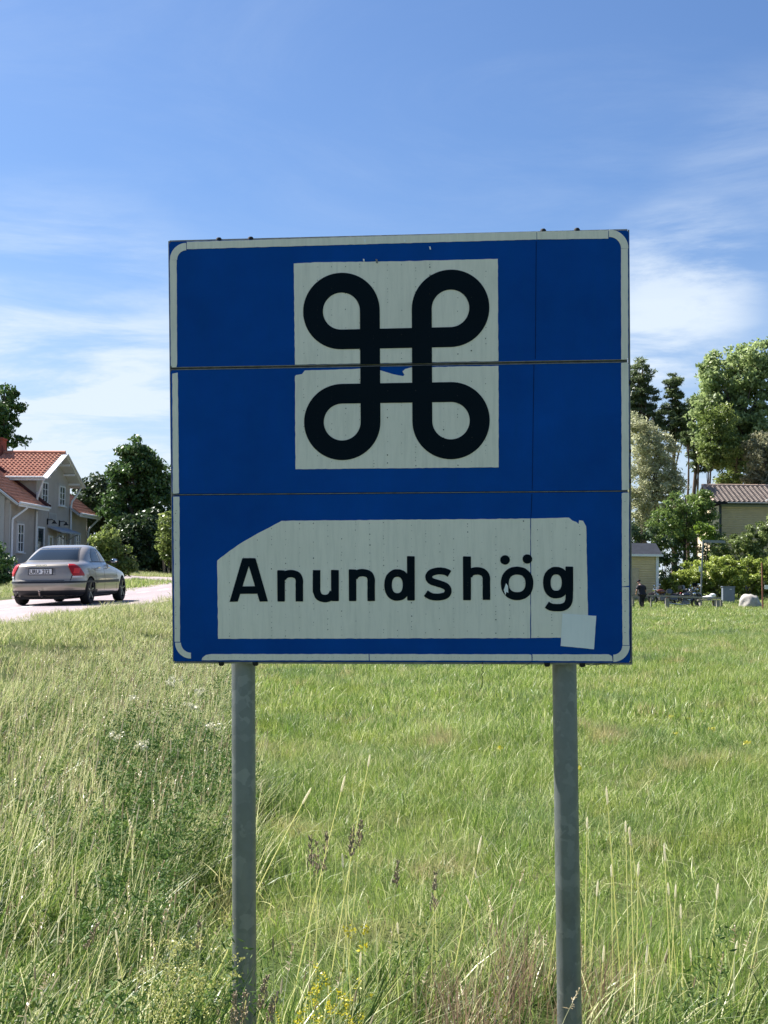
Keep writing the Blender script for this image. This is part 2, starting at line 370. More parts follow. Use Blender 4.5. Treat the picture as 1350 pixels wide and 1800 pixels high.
M_galv = galv_mat()
M_dark = mat('dark_gap', (.015, .016, .018), .8)
M_grey = mat('oxidised_metal_edge', (.27, .27, .25), .6, .3, var=.2, scale=40, dirt=(.05, .05, .045), dscale=30)
M_patch = sheet_mat('greyish_patch', (.84, .86, .84), var=.05, rough=.5, spec=.3, dirt=(.72, .76, .76))
M_bl2 = mat('dark_blue_joint', (.0006, .012, .06), .7, spec=.1)
def rag(pts, step=.012, j=.0006, seed=1):
    """a closed outline with the slight raggedness of hand-cut sheeting"""
    r = random.Random(seed); out = []
    for i, a in enumerate(pts):
        b = pts[(i+1) % len(pts)]; d = math.hypot(b[0]-a[0], b[1]-a[1]); n = max(1, int(d/step))
        for k in range(n):
            t = k/n; jj = 0 if k == 0 else j
            out.append((a[0]+(b[0]-a[0])*t + r.uniform(-jj, jj), a[1]+(b[1]-a[1])*t + r.uniform(-jj, jj)))
    return out
def plate(name, pts, y0, y1, m, bev=0):
    """closed outline pts (x,z) as a thin plate from depth y0 (front) to y1 (back)"""
    bm = bmesh.new(); vs = [bm.verts.new((x, y0, z)) for x, z in pts]
    f = bm.faces.new(vs); f.normal_update()
    if f.normal.y > 0: bmesh.ops.reverse_faces(bm, faces=[f])
    r = bmesh.ops.extrude_face_region(bm, geom=[f]); nv = [v for v in r['geom'] if isinstance(v, bmesh.types.BMVert)]
    bmesh.ops.translate(bm, verts=nv, vec=(0, y1-y0, 0))
    bmesh.ops.recalc_face_normals(bm, faces=bm.faces)
    bmesh.ops.triangulate(bm, faces=[q for q in bm.faces if len(q.verts) > 4])
    me = bpy.data.meshes.new(name); bm.to_mesh(me); bm.free(); me.materials.append(m); return me
def P(*pp): return [S(*p) for p in pp]
# three blue extruded panels; the ends of each are slightly chamfered (the notches at the seams)
def panel(tl, tr, br, bl, c):
    a, b, d, e = P(tl, tr, br, bl)
    return [(a[0]+c, a[1]), (b[0]-c, b[1]), (b[0], b[1]-c), (d[0], d[1]+c), (d[0]-c, d[1]), (e[0]+c, e[1]), (e[0], e[1]+c), (a[0], a[1]-c)]
panels = [panel((297, 425), (1105.5, 405), (1105.5, 632.2), (299.5, 646.2), .007), panel((299.5, 650), (1106, 636.2), (1106.8, 861.6), (302, 868.2), .007), panel((302, 871.4), (1106.8, 864.6), (1108, 1165), (305, 1162.6), .006)]
for p_ in panels:
    me = plate('blue_panel', p_, 0, .034, M_blue); me.materials.append(M_alu)
    for q in me.polygons:
        if q.normal.y > -.5: q.material_index = 1
    spart('blue_panel', me)
# the rails seen in the seams, the metal lip round the rear edge
def lbar(name, a, b, w, y0, y1, m):
    A = S(*a); B = S(*b); h = w/2
    return spart(name, plate(name, [(A[0], A[1]-h), (B[0], B[1]-h), (B[0], B[1]+h), (A[0], A[1]+h)], y0, y1, m))
lbar('seam_shadow', (302, 648.2), (1103, 634.2), .0085, .008, .032, M_dark)
lbar('seam_shadow', (305, 869.8), (1104, 863.1), .0065, .008, .032, M_dark)
lbar('seam_rail', (301, 646.9), (1104, 632.9), .0013, .002, .0075, M_grey); lbar('seam_rail', (301, 649.0), (1104, 635.0), .0011, .003, .0075, M_grey)
lbar('seam_rail', (303, 869.8), (1105, 863.1), .0018, .001, .0075, M_grey)
lbar('seam_lip', (300.4, 650.2), (1105.5, 636.6), .0016, -.0012, -.0001, M_grey)
lbar('seam_lip', (301, 645.9), (1105, 631.9), .0016, -.0012, -.0001, M_grey)
TLc, TRc, BRc, BLc = P((297, 424), (1105, 404), (1108.6, 1165.6), (305, 1163.4))
e_ = MB()
def edge(a, b, w):
    e_.bar((a[0], .021, a[1]), (b[0], .021, b[1]), .026, w, up=(0, 0, 1) if abs(b[0]-a[0]) > .5 else (1, 0, 0))
o_ = .0022
edge((TLc[0], TLc[1]+o_), (TRc[0]-.003, TRc[1]+o_), .004); edge((BLc[0], BLc[1]-o_-.001), (BRc[0]+.006, BRc[1]-o_-.001), .006)
edge((BRc[0]+.0045, BRc[1]), (TRc[0]+.001, TRc[1]+.002), .004); edge((BLc[0]-.0025, BLc[1]), (TLc[0]-.0025, TLc[1]+.002), .004)
e_me = e_.mesh('edge_trim', M_grey); spart('edge_trim', e_me)
# back frame: the second face of the sign, behind the posts
bk = plate('rear_panel', [(-SW/2, SH/2), (SW/2, SH/2), (SW/2, -SH/2), (-SW/2, -SH/2)], .200, .228, M_alu); spart('rear_panel', bk)
# white border pieces
T0 = -.0016
def white(pts, seed=1, j=.0005, name='border_strip', m=None, y=T0): return spart(name, plate(name, rag(pts, .012, j, seed), y, -.0001, m or M_white))
def arc(cx, cz, r, a0, a1, n=12): return [(cx+r*math.cos(math.radians(a0+(a1-a0)*i/n)), cz+r*math.sin(math.radians(a0+(a1-a0)*i/n))) for i in range(n+1)]
k_ = SW/805.5                                # metres per measured unit on the face
white(P((328.5, 425.2), (943, 407.2), (943.2, 421.0), (328.5, 438)), 1)
white(P((944, 407.2), (1069, 404.8), (1069.3, 419.6), (944.2, 421.0)), 2)
white(P((298.6, 457.2), (310.6, 457.2), (311.4, 640), (310, 645.6), (303, 646), (300.6, 643)), 3)
white(P((303, 657), (312.6, 655), (314.6, 867), (304, 868)), 4)
white(P((304.6, 873), (315.4, 873), (316.6, 1128), (307.2, 1128)), 5)
white(P((1091.5, 437.5), (1103.8, 437), (1104.2, 629), (1102, 632), (1092, 632.2)), 6)
white(P((1092, 638), (1102.5, 637), (1105, 640), (1105.6, 861), (1093, 861.4)), 7)
white(P((1093, 867), (1096, 866), (1105.8, 866), (1105.6, 1029.5), (1093.4, 1031)), 8)
white(P((1093.4, 1032), (1105.6, 1032), (1106, 1134), (1094.4, 1134)), 18)
white(P((354.5, 1160.4), (356, 1156), (362, 1151.2), (372, 1149.6), (648, 1149.6), (648.4, 1160.8)), 9)
white(P((649.6, 1149.6), (930, 1150), (934, 1151), (934.6, 1161.4), (650, 1160.8)), 10)
white(P((936, 1150), (1070, 1150.2), (1075.5, 1153), (1077, 1162), (936, 1161.4)), 11)
def corner(px, py, sx, sz, r0, r1, ex, seed):
    x, z = S(px, py); r0 *= k_; r1 *= k_
    a = {(-1, 1): (180, 90), (1, 1): (0, 90), (1, -1): (0, -90), (-1, -1): (180, 270)}[(sx, sz)]
    pts = arc(x, z, r0, *a) + arc(x, z, r1, a[1], a[0])
    white(pts, seed, .0002)
corner(327.6, 456.4, -1, 1, 29.5, 16.5, 0, 12); corner(1070.5, 437.5, 1, 1, 33, 20.5, 0, 13)
corner(1078, 1135, 1, -1, 28, 15.5, 0, 14); corner(335.5, 1129.5, -1, -1, 28.5, 18, 0, 15)
# white fields
white(P((516.5, 463.4), (560, 461), (700, 459.5), (800, 456.8), (875, 455), (876, 634.6), (518.6, 641.0)), 20, .0007, 'symbol_field')
white(P((536, 651.2), (664, 647.2), (664, 650), (690, 657.5), (708.5, 661.2), (711, 659), (707.5, 653), (712, 648.8), (722, 646), (876.2, 643), (876.6, 821.4), (519.6, 824.8), (518.6, 661.5), (520.5, 659.3), (531, 657.6)), 21, .0006, 'symbol_field')
white(P((382, 985.5), (404, 968), (428, 952), (455, 936.5), (476, 926), (495, 915.5), (585, 914.6), (932, 911.5), (932, 1121.5), (383.5, 1122.8)), 22, .0007, 'name_field')
white(P((933.6, 911.3), (1000, 909.8), (1006, 915), (1013, 917.5), (1017, 921), (1018, 914.5), (1025, 915.5), (1030, 925), (1030.5, 930), (1033.5, 1081), (1034, 1120.2), (933.6, 1121.4)), 23, .0006, 'name_field')
# faint tails of torn sheeting, the square patch stuck over the lower corner
white(P((988.5, 1079), (1048, 1082.4), (1044, 1141), (985.4, 1135.2)), 24, .0003, 'patch', M_patch, -.0036)
# pinholes in the sheeting, in columns
r_ = random.Random(5); hb = MB()
def hole(px, py, rad):
    x, z = S(px, py); n = 6
    hb.add([(x+rad*math.cos(2*math.pi*i/n), -.0040, z+rad*math.sin(2*math.pi*i/n)) for i in range(n)], [tuple(range(n))])
def holes(x0, x1, y0, y1, test, step=24.6):
    x = x0
    while x < x1:
        y = y0 + r_.uniform(0, 9)
        while y < y1:
            if test(x, y) and r_.random() < .62: hole(x+r_.uniform(-.6, .6), y, r_.uniform(.0008, .0017)*(1.25 if r_.random() < .15 else .8))
            y += r_.choice([9.4, 9.4, 14, 4.8])
        x += step
def in_name(x, y):
    return y < 1119 and y > 914 + max(0, (495-x))*.66 and not (y > 1076 and x > 983)
holes(404, 1026, 915, 1119, in_name); holes(534, 873, 464, 632, lambda x, y: True); holes(534, 873, 664, 820, lambda x, y: True)
holes(309.5, 311, 880, 1122, lambda x, y: True); holes(1098.5, 1100, 875, 1125, lambda x, y: True)
for i in range(76):
    if r_.random() < .7: hole(366+i*9.2, 1156+r_.uniform(-.4, .4), .0007)
hme = hb.mesh('pinholes', M_dark); ho = spart('pinholes', hme); ho['kind'] = 'stuff'
for (a_, b_) in (((942.6, 424), (941, 631)), ((938.5, 640), (935.5, 861)), ((935, 868), (933.4, 909))):
    A = S(*a_); B = S(*b_); spart('sheeting_joint', plate('sheeting_joint', [(A[0]-.0007, A[1]), (A[0]+.0007, A[1]), (B[0]+.0007, B[1]), (B[0]-.0007, B[1])], -.0009, -.0001, M_bl2))
# the looped symbol, laid out from measured centre lines
def zp(x, y): return (500 + x/3.375, 440 + y/3.375)
def sq(x, y): return S(*zp(x, y))
def affine(pts_src, pts_dst):
    A = np.array([[x, y, 1, x*y] for x, y in pts_src]); return np.linalg.solve(A, np.array(pts_dst))
LX0, LX1, LY0, LY1 = 338., 985., 345., 1015.
c00 = sq(338, 361); c10 = sq(985, 345); c01 = sq(343, 1019); c11 = sq(988, 1011)
AF = affine([(0, 0), (1, 0), (0, 1), (1, 1)], [c00, c10, c01, c11])
def sy(u, v):  # u,v in units of the old pixel grid, origin at upper left loop centre
    a = np.array([u/647., v/664., 1, u*v/647./664.]) @ AF; return (float(a[0]), float(a[1]))
R0, R1 = 110.5, 228.5; Rm = 169.5; SS = T0-.0014
sb = MB()
def ribbon(pl, pr):
    n = len(pl); V = [(x, SS, z) for x, z in pl] + [(x, SS, z) for x, z in pr] + [(x, T0, z) for x, z in pl] + [(x, T0, z) for x, z in pr]
    F = [(i, i+1, n+i+1, n+i) for i in range(n-1)] + [(2*n+i, 2*n+i+1, i+1, i) for i in range(n-1)] + [(n+i, n+i+1, 3*n+i+1, 3*n+i) for i in range(n-1)]
    sb.add(V, F)
def loop(cu, cv, a0, a1):
    nn = 48; A = [math.radians(a0+(a1-a0)*i/nn) for i in range(nn+1)]
    ribbon([sy(cu+R1*math.cos(a), cv-R1*math.sin(a)) for a in A], [sy(cu+R0*math.cos(a), cv-R0*math.sin(a)) for a in A])
U1, V1 = 647., 664.
loop(0, 0, 0, 270); loop(U1, 0, 180, -90); loop(0, V1, 0, -270+0) if False else loop(0, V1, 90, 360); loop(U1, V1, 90, -180)
def strip2(u0, v0, u1, v1, hw, vert):
    n = 8; tt = [i/n for i in range(n+1)]
    if vert: ribbon([sy(u0-hw, v0+(v1-v0)*t) for t in tt], [sy(u0+hw, v0+(v1-v0)*t) for t in tt])
    else: ribbon([sy(u0+(u1-u0)*t, v0-hw) for t in tt], [sy(u0+(u1-u0)*t, v0+hw) for t in tt])
hw = (R1-R0)/2
xa, xb = Rm, U1-Rm; ya_, yb_ = Rm, V1-Rm
cut = 327.5                                   # the seam between the panels crosses the uprights
for xx in (xa, xb):
    strip2(xx, 0, xx, cut-6, hw, True); strip2(xx, cut+7, xx, V1, hw, True)
for yy in (ya_, yb_):
    strip2(0, yy, xa-hw, yy, hw, False); strip2(xa+hw, yy, xb-hw, yy, hw, False); strip2(xb+hw, yy, U1, yy, hw, False)
spart('looped_square_symbol', sb.mesh('looped_square_symbol', M_black))
# the place name, one object per letter; strokes with slightly rounded cut ends
def smooth_path(pts, n=6):
    out = []; m = len(pts)
    for i in range(m-1):
        p0, p1, p2, p3 = pts[max(i-1, 0)], pts[i], pts[i+1], pts[min(i+2, m-1)]
        for k in range(n):
            t = k/n
            out.append(tuple(.5*((2*p1[a]) + (-p0[a]+p2[a])*t + (2*p0[a]-5*p1[a]+4*p2[a]-p3[a])*t*t + (-p0[a]+3*p1[a]-3*p2[a]+p3[a])*t**3) for a in (0, 1)))
    out.append(pts[-1]); return out
class Letter:
    def __init__(s): s.b = MB(); s.k = 0; s.rr = random.Random(3)
    def poly(s, pts, rnd=1.2):
        # round the corners a little, and give the edge the wobble of hand-cut film
        s.k += 1; y = T0 - .0012 - .00012*s.k; out = []; n = len(pts)
        for i in range(n):
            a, p, b = Vector(pts[i-1]), Vector(pts[i]), Vector(pts[(i+1) % n])
            da, db = (a-p), (b-p); r = min(rnd, da.length*.4, db.length*.4)
            if abs(da.angle(db, 0) - math.pi) < .35: out.append(tuple(p)); continue
            q0 = p+da.normalized()*r; q1 = p+db.normalized()*r
            out += [tuple(q0), tuple((q0+q1)/2*.5 + p*.5), tuple(q1)]
        o2 = [S(x+s.rr.uniform(-.25, .25), z+s.rr.uniform(-.25, .25)) for x, z in out]
        bm = bmesh.new(); f = bm.faces.new([bm.verts.new((x, y, z)) for x, z in o2]); bmesh.ops.triangulate(bm, faces=[f])
        bm.verts.index_update(); s.b.add([v.co for v in bm.verts], [[v.index for v in q.verts] for q in bm.faces]); bm.free()
        m_ = len(o2)
        s.b.add([(x, y, z) for x, z in o2]+[(x, T0, z) for x, z in o2], [(i, (i+1) % m_, m_+(i+1) % m_, m_+i) for i in range(m_)])
    def stroke(s, pts, w, closed=False, n=6):
        s.k += 1; y = T0 - .0012 - .00012*s.k
        pp = pts if closed else smooth_path(pts, n); m = len(pp); Lp = []; Rp = []
        for i in range(m):
            a = pp[(i-1) % m] if closed else pp[max(i-1, 0)]; b = pp[(i+1) % m] if closed else pp[min(i+1, m-1)]
            d = Vector((b[0]-a[0], b[1]-a[1])).normalized(); nn = Vector((-d.y, d.x))*w/2
            j = s.rr.uniform(-.2, .2)
            Lp.append(S(pp[i][0]+nn.x*(1+j/6), pp[i][1]+nn.y*(1+j/6))); Rp.append(S(pp[i][0]-nn.x, pp[i][1]-nn.y))
        V = [(x, y, z) for x, z in Lp]+[(x, y, z) for x, z in Rp]+[(x, T0, z) for x, z in Lp]+[(x, T0, z) for x, z in Rp]
        R_ = range(m) if closed else range(m-1)
        F = [(i, (i+1) % m, m+(i+1) % m, m+i) for i in R_]+[(2*m+i, 2*m+(i+1) % m, (i+1) % m, i) for i in R_]+[(m+i, m+(i+1) % m, 3*m+(i+1) % m, 3*m+i) for i in R_]
        s.b.add(V, F)
    def done(s): return spart('letter', s.b.mesh('letter', M_black))
def oval(cx, cy, rx, ry, n=40, a0=0, a1=360, p=2.25):
    o = []
    for i in range(n):
        a = math.radians(a0+(a1-a0)*i/(n if a1-a0 == 360 else n-1)); c, s_ = math.cos(a), math.sin(a)
        o.append((cx+rx*math.copysign(abs(c)**(2/p), c), cy-ry*math.copysign(abs(s_)**(2/p), s_)))
    return o
# A
l_ = Letter(); l_.poly([(403.8, 1057.8), (426.5, 981), (438.5, 981), (438.2, 993), (418.2, 1057.6)])
l_.poly([(437, 980.5), (449, 981), (471.4, 1057.2), (456.8, 1057.6), (437.4, 994)]); l_.poly([(421, 1030.6), (453, 1030.2), (455, 1043.4), (419, 1044)], .3); l_.done()
def stem(l, x0, x1, y0, y1): l.poly([(x0, y0), (x1, y0), (x1+.2, y1), (x0+.2, y1)])
def n_letter(x0, x1, y0, y1, w=13):
    l = Letter(); stem(l, x0, x0+w, y0, y1); xr = x1-w/2
    l.stroke([(x0+w*.72, y0+14), (x0+w*1.05, y0+8.4), (x0+w*1.75, y0+5.8), (xr-4.5, y0+8.5), (xr, y0+17), (xr, y0+28), (xr+.2, y1)], w); l.done()
n_letter(487.6, 532.8, 1002.4, 1057.2)
l_ = Letter(); stem(l_, 582, 595.4, 1001.8, 1056.4)
l_.stroke([(556.6, 1002), (556.6, 1030), (557, 1040), (561.5, 1049), (571.5, 1052), (581, 1049), (586, 1041)], 13.2); l_.done()
n_letter(613.2, 659, 1000.8, 1056.4)
# d
l_ = Letter(); stem(l_, 715.6, 728.8, 977.6, 1055.4); l_.stroke(oval(698.5, 1028.2, 16.2, 21.0), 13.4, True); l_.done()
# s
l_ = Letter(); l_.stroke([(790.2, 1008.6), (783, 1004.8), (770.5, 1003.6), (758, 1007), (753.6, 1014.5), (758.5, 1021.5), (772, 1026), (784, 1031), (787.8, 1039), (783.5, 1046.4), (771, 1049.4), (757.5, 1048), (748.6, 1042.6)], 12.2); l_.done()
# h
l_ = Letter(); stem(l_, 813.8, 827.6, 978, 1054.8); l_.stroke([(824, 1012), (828.5, 1005.6), (838.5, 1003.4), (849, 1006), (854.6, 1014), (855, 1026), (855.2, 1054.4)], 13.2); l_.done()
# o with two dots
l_ = Letter(); l_.stroke(oval(909, 1025.4, 21.6, 22.4), 14, True)
for cx_, cy_ in ((887.7, 984.2), (927.0, 982.6)): l_.poly(oval(cx_, cy_, 8.5, 8.3, 18, p=2.0), .1)
l_.done()
# g
l_ = Letter(); stem(l_, 994, 1007.2, 995.8, 1040); l_.stroke(oval(977.6, 1024, 16.4, 21.0), 13.4, True)
l_.stroke([(1000.6, 1036), (1000.4, 1052), (997.5, 1061.5), (990, 1067), (978, 1068), (968, 1066.8), (961.2, 1062.8)], 13); l_.done()
# torn fleck on the o
spart('torn_fleck', plate('torn_fleck', P((885.5, 1037), (889.5, 1025), (893, 1030), (893.5, 1042), (890, 1040), (888.5, 1046)), -.0042, -.0030, M_patch))
for (fx, fy, fs, mm) in ((755.8, 436, 2.4, M_patch), (639.5, 457.5, 2.2, M_patch), (662, 459, 3.4, M_grey), (641.5, 424, 2.6, M_patch), (711.5, 424, 2, M_patch)):
    spart('paint_chip', plate('paint_chip', rag(P((fx-fs*.6, fy-fs), (fx+fs*.5, fy-fs*.8), (fx+fs*.7, fy+fs*1.2), (fx-fs*.2, fy+fs)), .0015, .0007, int(fx)), -.0042, -.0012, mm))
# bolts on the upper and lower edge
bolt = MB().lathe([(0, .0075), (.006, .007), (.0095, .003), (.0095, -.006)], n=10).mesh('bolt', M_dark, True)
for (bx, by, up) in ((383.5, 422.4, 1), (439.5, 421, 1), (955, 407, 1), (1014.5, 405.6, 1), (388, 1165.4, -1), (448, 1165.4, -1), (962, 1166.6, -1), (1024, 1167.4, -1)):
    x, z = S(bx, by)
    spart('bolt', bolt).matrix_local = SL @ Matrix.Translation((x, .010, z+.0035*up)) @ Matrix.Rotation(0 if up > 0 else math.pi, 4, 'X')
for by in (672, 793, 846):
    x, z = S(1105.8, by); spart('bolt', bolt).matrix_local = SL @ Matrix.Translation((x, .008, z)) @ Matrix.Rotation(math.pi/2, 4, 'Y')
# two posts and the clamps that hold the panels to them
def post(top, bot, Yp):
    a = at(*top, Yp); b = at(*bot, Yp); d = (a-b)/(a.z-b.z)
    lo = b + d*(-.25-b.z); hi = a + d*(2.62-a.z)
    m_ = MB(); n_ = 14; m_.tube([lo+(hi-lo)*i/n_-base for i in range(n_+1)], .0393, 28)
    po = m_.obj('post', M_galv, sign, True); return lo, hi
p1 = post((427.8, 1165), (430, 1800), 4.345); p2 = post((992, 1167), (1001.2, 1800), 4.262)
for (lo, hi) in (p1, p2):
    for zz in (1.45, 1.80, 2.15, 2.5):
        c = lo + (hi-lo)*((zz-lo.z)/(hi.z-lo.z)) - base
        MB().box(c, (.10, .12, .03)).obj('clamp', M_alu, sign, bevel=.003)
# vegetation and wire caught under the lower edge
def twig(name, pts, r, label, cat):
    Pw = [at(x, y, 4.16) for x, y in pts]
    o = empty(name, Matrix.Translation(Pw[0]), label, cat)
    MB().tube([p-Pw[0] for p in Pw], r, 6).obj('strand', M_dark, o, True); return o
twig('hanging_twine', [(848, 1163), (849, 1172), (846.5, 1178), (850.5, 1182), (846, 1186), (848.5, 1190), (849, 1198), (846, 1208), (842.5, 1215)], .0010, 'short knotted dark twine hanging below the middle of the blue sign', 'twine')
twig('bent_wire', [(935, 1163), (925, 1169), (917, 1172.5), (911.5, 1178)], .0007, 'thin bent wire poking out under the blue sign left of its right post', 'wire')
twig('dried_tendril', [(1030, 1168), (1040, 1169.5), (1049, 1168), (1053, 1172), (1050, 1174), (1047, 1170), (1056, 1167), (1068, 1167), (1070, 1171), (1073, 1168), (1078, 1171), (1082, 1170)], .0009, 'curly dark dried tendril under the lower right corner of the blue sign', 'tendril')

# ------------------------------------------------------------------ trees
M_bark = mat('grey_brown_bark', (.10, .085, .07), .9, var=.35, scale=9, bump=.4, bscale=14, stretch=(1, 1, .25))
M_barkp = mat('pine_bark', (.13, .09, .07), .9, var=.4, scale=9, bump=.4, bscale=14, stretch=(1, 1, .25))
LM = dict(mid=leaf_mat('mid_leaf', [(0.072, 0.117, 0.029), (0.143, 0.221, 0.052), (0.312, 0.403, 0.117)], .42),
    maple=leaf_mat('maple_leaf', [(0.037, 0.075, 0.022), (0.071, 0.135, 0.034), (0.131, 0.216, 0.056)], .28),
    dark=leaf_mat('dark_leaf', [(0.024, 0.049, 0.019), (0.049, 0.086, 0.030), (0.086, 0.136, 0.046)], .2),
    hazel=leaf_mat('hazel_leaf', [(.085, .125, .030), (.17, .23, .055), (.33, .38, .12)], 0.45),
    willow=leaf_mat('willow_leaf', [(0.264, 0.276, 0.156), (0.444, 0.456, 0.264), (0.696, 0.696, 0.456)], 0.48),
    birch=leaf_mat('birch_leaf', [(0.138, 0.198, 0.072), (0.288, 0.372, 0.144), (0.504, 0.576, 0.264)], 0.48),
    pine=leaf_mat('pine_needle', [(0.070, 0.102, 0.041), (0.126, 0.174, 0.070), (0.216, 0.258, 0.120)], 0.35),
    hedge=leaf_mat('hedge_leaf', [(0.114, 0.150, 0.031), (0.264, 0.336, 0.062), (0.540, 0.600, 0.144)], 0.46),
    lime=leaf_mat('lime_leaf', [(0.086, 0.144, 0.022), (0.187, 0.288, 0.036), (0.346, 0.461, 0.072)], 0.45),
)
def leaf_cloud(clumps, per, size, seed, asp=.55, flat=0., shell=.55):
    """clumps: array of cx,cy,cz,rx,ry,rz. Leaf quads (folded kites) through each clump."""
    r = np.random.default_rng(seed); C_ = np.repeat(np.asarray(clumps, float), per, 0); n = len(C_)
    d = r.normal(size=(n, 3)); d /= np.linalg.norm(d, axis=1)[:, None]
    rad = r.random(n)**shell
    p = C_[:, :3] + d*C_[:, 3:6]*rad[:, None]*(1+r.normal(size=(n, 1))*.10)
    nrm = d*.5 + r.normal(size=(n, 3))*.9; nrm[:, 2] += .35+flat; nrm /= np.linalg.norm(nrm, axis=1)[:, None]
    a = np.cross(nrm, r.normal(size=(n, 3))); a /= np.linalg.norm(a, axis=1)[:, None]; b = np.cross(nrm, a)
    s = size*(.6+.8*r.random(n))[:, None]
    V = np.stack([p-a*s*.5, p+b*s*asp*.5-nrm*s*.06, p+a*s*.5, p-b*s*asp*.5-nrm*s*.06], 1).reshape(-1, 3)
    F = np.arange(n*4).reshape(-1, 4)
    cl = np.repeat(r.random(len(clumps)), per)
    t = np.clip(.5 + (cl-.5)*.5 + r.normal(size=n)*.18, 0, 1)
    return V, F, np.repeat(t, 4)
def subclumps(big, n, rs, seed, zmin=None, surf=.75, sq=.75):
    r = np.random.default_rng(seed); out = []
    vol = np.array([b[3]*b[4]*b[5] for b in big])**(2/3); cnt = np.maximum(3, (n*vol/vol.sum()).astype(int))
    for b, c in zip(big, cnt):
        for _ in range(c):
            d = r.normal(size=3); d /= np.linalg.norm(d); q = (surf + (1-surf)*r.random()) if r.random() < .75 else r.random()*surf
            p = np.array(b[:3]) + d*np.array(b[3:6])*q; s = rs*(.6+.8*r.random())
            if zmin is not None and p[2] < zmin: p[2] = zmin + r.random()*.3
            out.append((*p, s*1.05, s*1.05, s*sq))
    return np.array(out)
def tree(name, px, base_y, Y, big_px, nclump, rs, per, leaf, m, label, cat='tree', group=None, seed=1, trunk_r=.2, bark=None, limbs=8, flat=0., asp=.55, baseZ=None, crown='crown', lean=0):
    """big_px: ellipses (px, py, rx, ry[, dY]) of the crown as measured; Y its distance"""
    s_ = Y/FPX
    p0 = at(px, base_y, Y); z0 = float(gz(p0.x, Y)) if baseZ is None else baseZ
    o = empty(name, Matrix.Translation((p0.x, Y, z0)), label, cat, group)
    big = []
    for e in big_px:
        c = at(e[0], e[1], Y); rx = e[2]*s_; rz = e[3]*s_; big.append((c.x-p0.x, (e[4] if len(e) > 4 else 0.), c.z-z0, rx, max(rx, rz)*.75, rz))
    cl = subclumps(big, int(nclump*1.7), rs*.74, seed, .15, .80, .38 if flat > .3 else .75); per = int(per*.62)
    V, F, t = leaf_cloud(cl, int(per*.8), leaf, seed+1, asp, flat, .38)
    r = random.Random(seed)
    H = max(b[2]+b[5]*.6 for b in big); tb = MB()
    if trunk_r > 0:
        cxm = big[-1][0]*.0; path = [Vector((0+lean*(k/6)**1.3+.12*trunk_r*math.sin(k*1.7)*4, .1*math.sin(k), -.3+(H+.3)*k/6)) for k in range(7)]
        tb.tube(path, [trunk_r*(1.15-k/6*.95) for k in range(7)], 10)
        cs = list(cl); r.shuffle(cs)
        for c in cs[:limbs]:
            e = Vector(c[:3]); k = max(1, min(5, int(6*(e.z/H)*.88))); a = path[k]
            if e.z < a.z: a = path[max(1, k-1)]
            mid = (a+e)/2 + Vector((0, 0, .12*(e-a).length)); rr_ = trunk_r*.22
            tb.tube([a, mid, e], [rr_, rr_*.6, rr_*.15], 6)
        tb.obj('trunk', bark or M_bark, o, True)
    else:
        cs = list(cl); r.shuffle(cs)
        for c in cs[:limbs]:
            e = Vector(c[:3]); tb.tube([Vector((e.x*.25, e.y*.25, -.1)), e*.55+Vector((0, 0, .1)), e], [.03, .02, .006], 5)
        tb.obj('stems', bark or M_bark, o, True)
    me = fmesh(crown, V, F, [m], False, None, t); inst(crown, me, o)
    return o
# left of the sign
tree('maple_tree', 232, 1000, 84, [(240, 835, 36, 52), (232, 800, 20, 34), (268, 838, 26, 36), (205, 840, 14, 26), (222, 900, 44, 50), (275, 900, 34, 60)], 150, .62, 150, .27, LM['maple'], 'tall dark maple with ragged top behind the silver car, close to the sign', seed=11, trunk_r=.3, limbs=26)
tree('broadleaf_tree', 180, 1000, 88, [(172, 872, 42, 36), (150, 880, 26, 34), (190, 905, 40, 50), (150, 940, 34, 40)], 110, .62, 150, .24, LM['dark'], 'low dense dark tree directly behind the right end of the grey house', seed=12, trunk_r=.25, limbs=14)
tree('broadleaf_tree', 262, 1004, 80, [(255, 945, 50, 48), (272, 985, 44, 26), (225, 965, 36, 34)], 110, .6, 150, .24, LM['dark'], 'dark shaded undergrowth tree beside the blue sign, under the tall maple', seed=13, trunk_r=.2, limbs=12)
tree('hazel_bush', 292, 1000, 76, [(296, 940, 20, 42), (300, 975, 16, 24)], 36, .4, 110, .20, LM['hazel'], 'yellow green bush showing just left of the blue sign edge', 'bush', seed=14, trunk_r=0, limbs=10)
tree('hazel_bush', 185, 1012, 63, [(185, 958, 24, 34), (205, 980, 26, 28), (170, 985, 26, 26), (222, 992, 18, 18)], 60, .36, 130, .17, LM['hazel'], 'light green leafy bush right behind the silver car, at the house corner', 'bush', seed=15, trunk_r=0, limbs=16)
tree('linden_tree', 2, 1000, 104, [(6, 712, 28, 34), (0, 748, 30, 36), (30, 714, 10, 8), (-30, 740, 40, 50), (30, 778, 16, 7), (-20, 820, 40, 40)], 120, .65, 110, .34, LM['maple'], 'dark tree rising over the roof of the grey house by its chimney', seed=16, trunk_r=.35, limbs=24)
tree('garden_shrub', 6, 1040, 50, [(4, 1002, 22, 34), (-14, 990, 22, 44), (16, 1022, 12, 16)], 60, .26, 110, .11, LM['maple'], 'dark garden shrub at the left edge behind the silver car', 'shrub', seed=17, trunk_r=0, limbs=14)
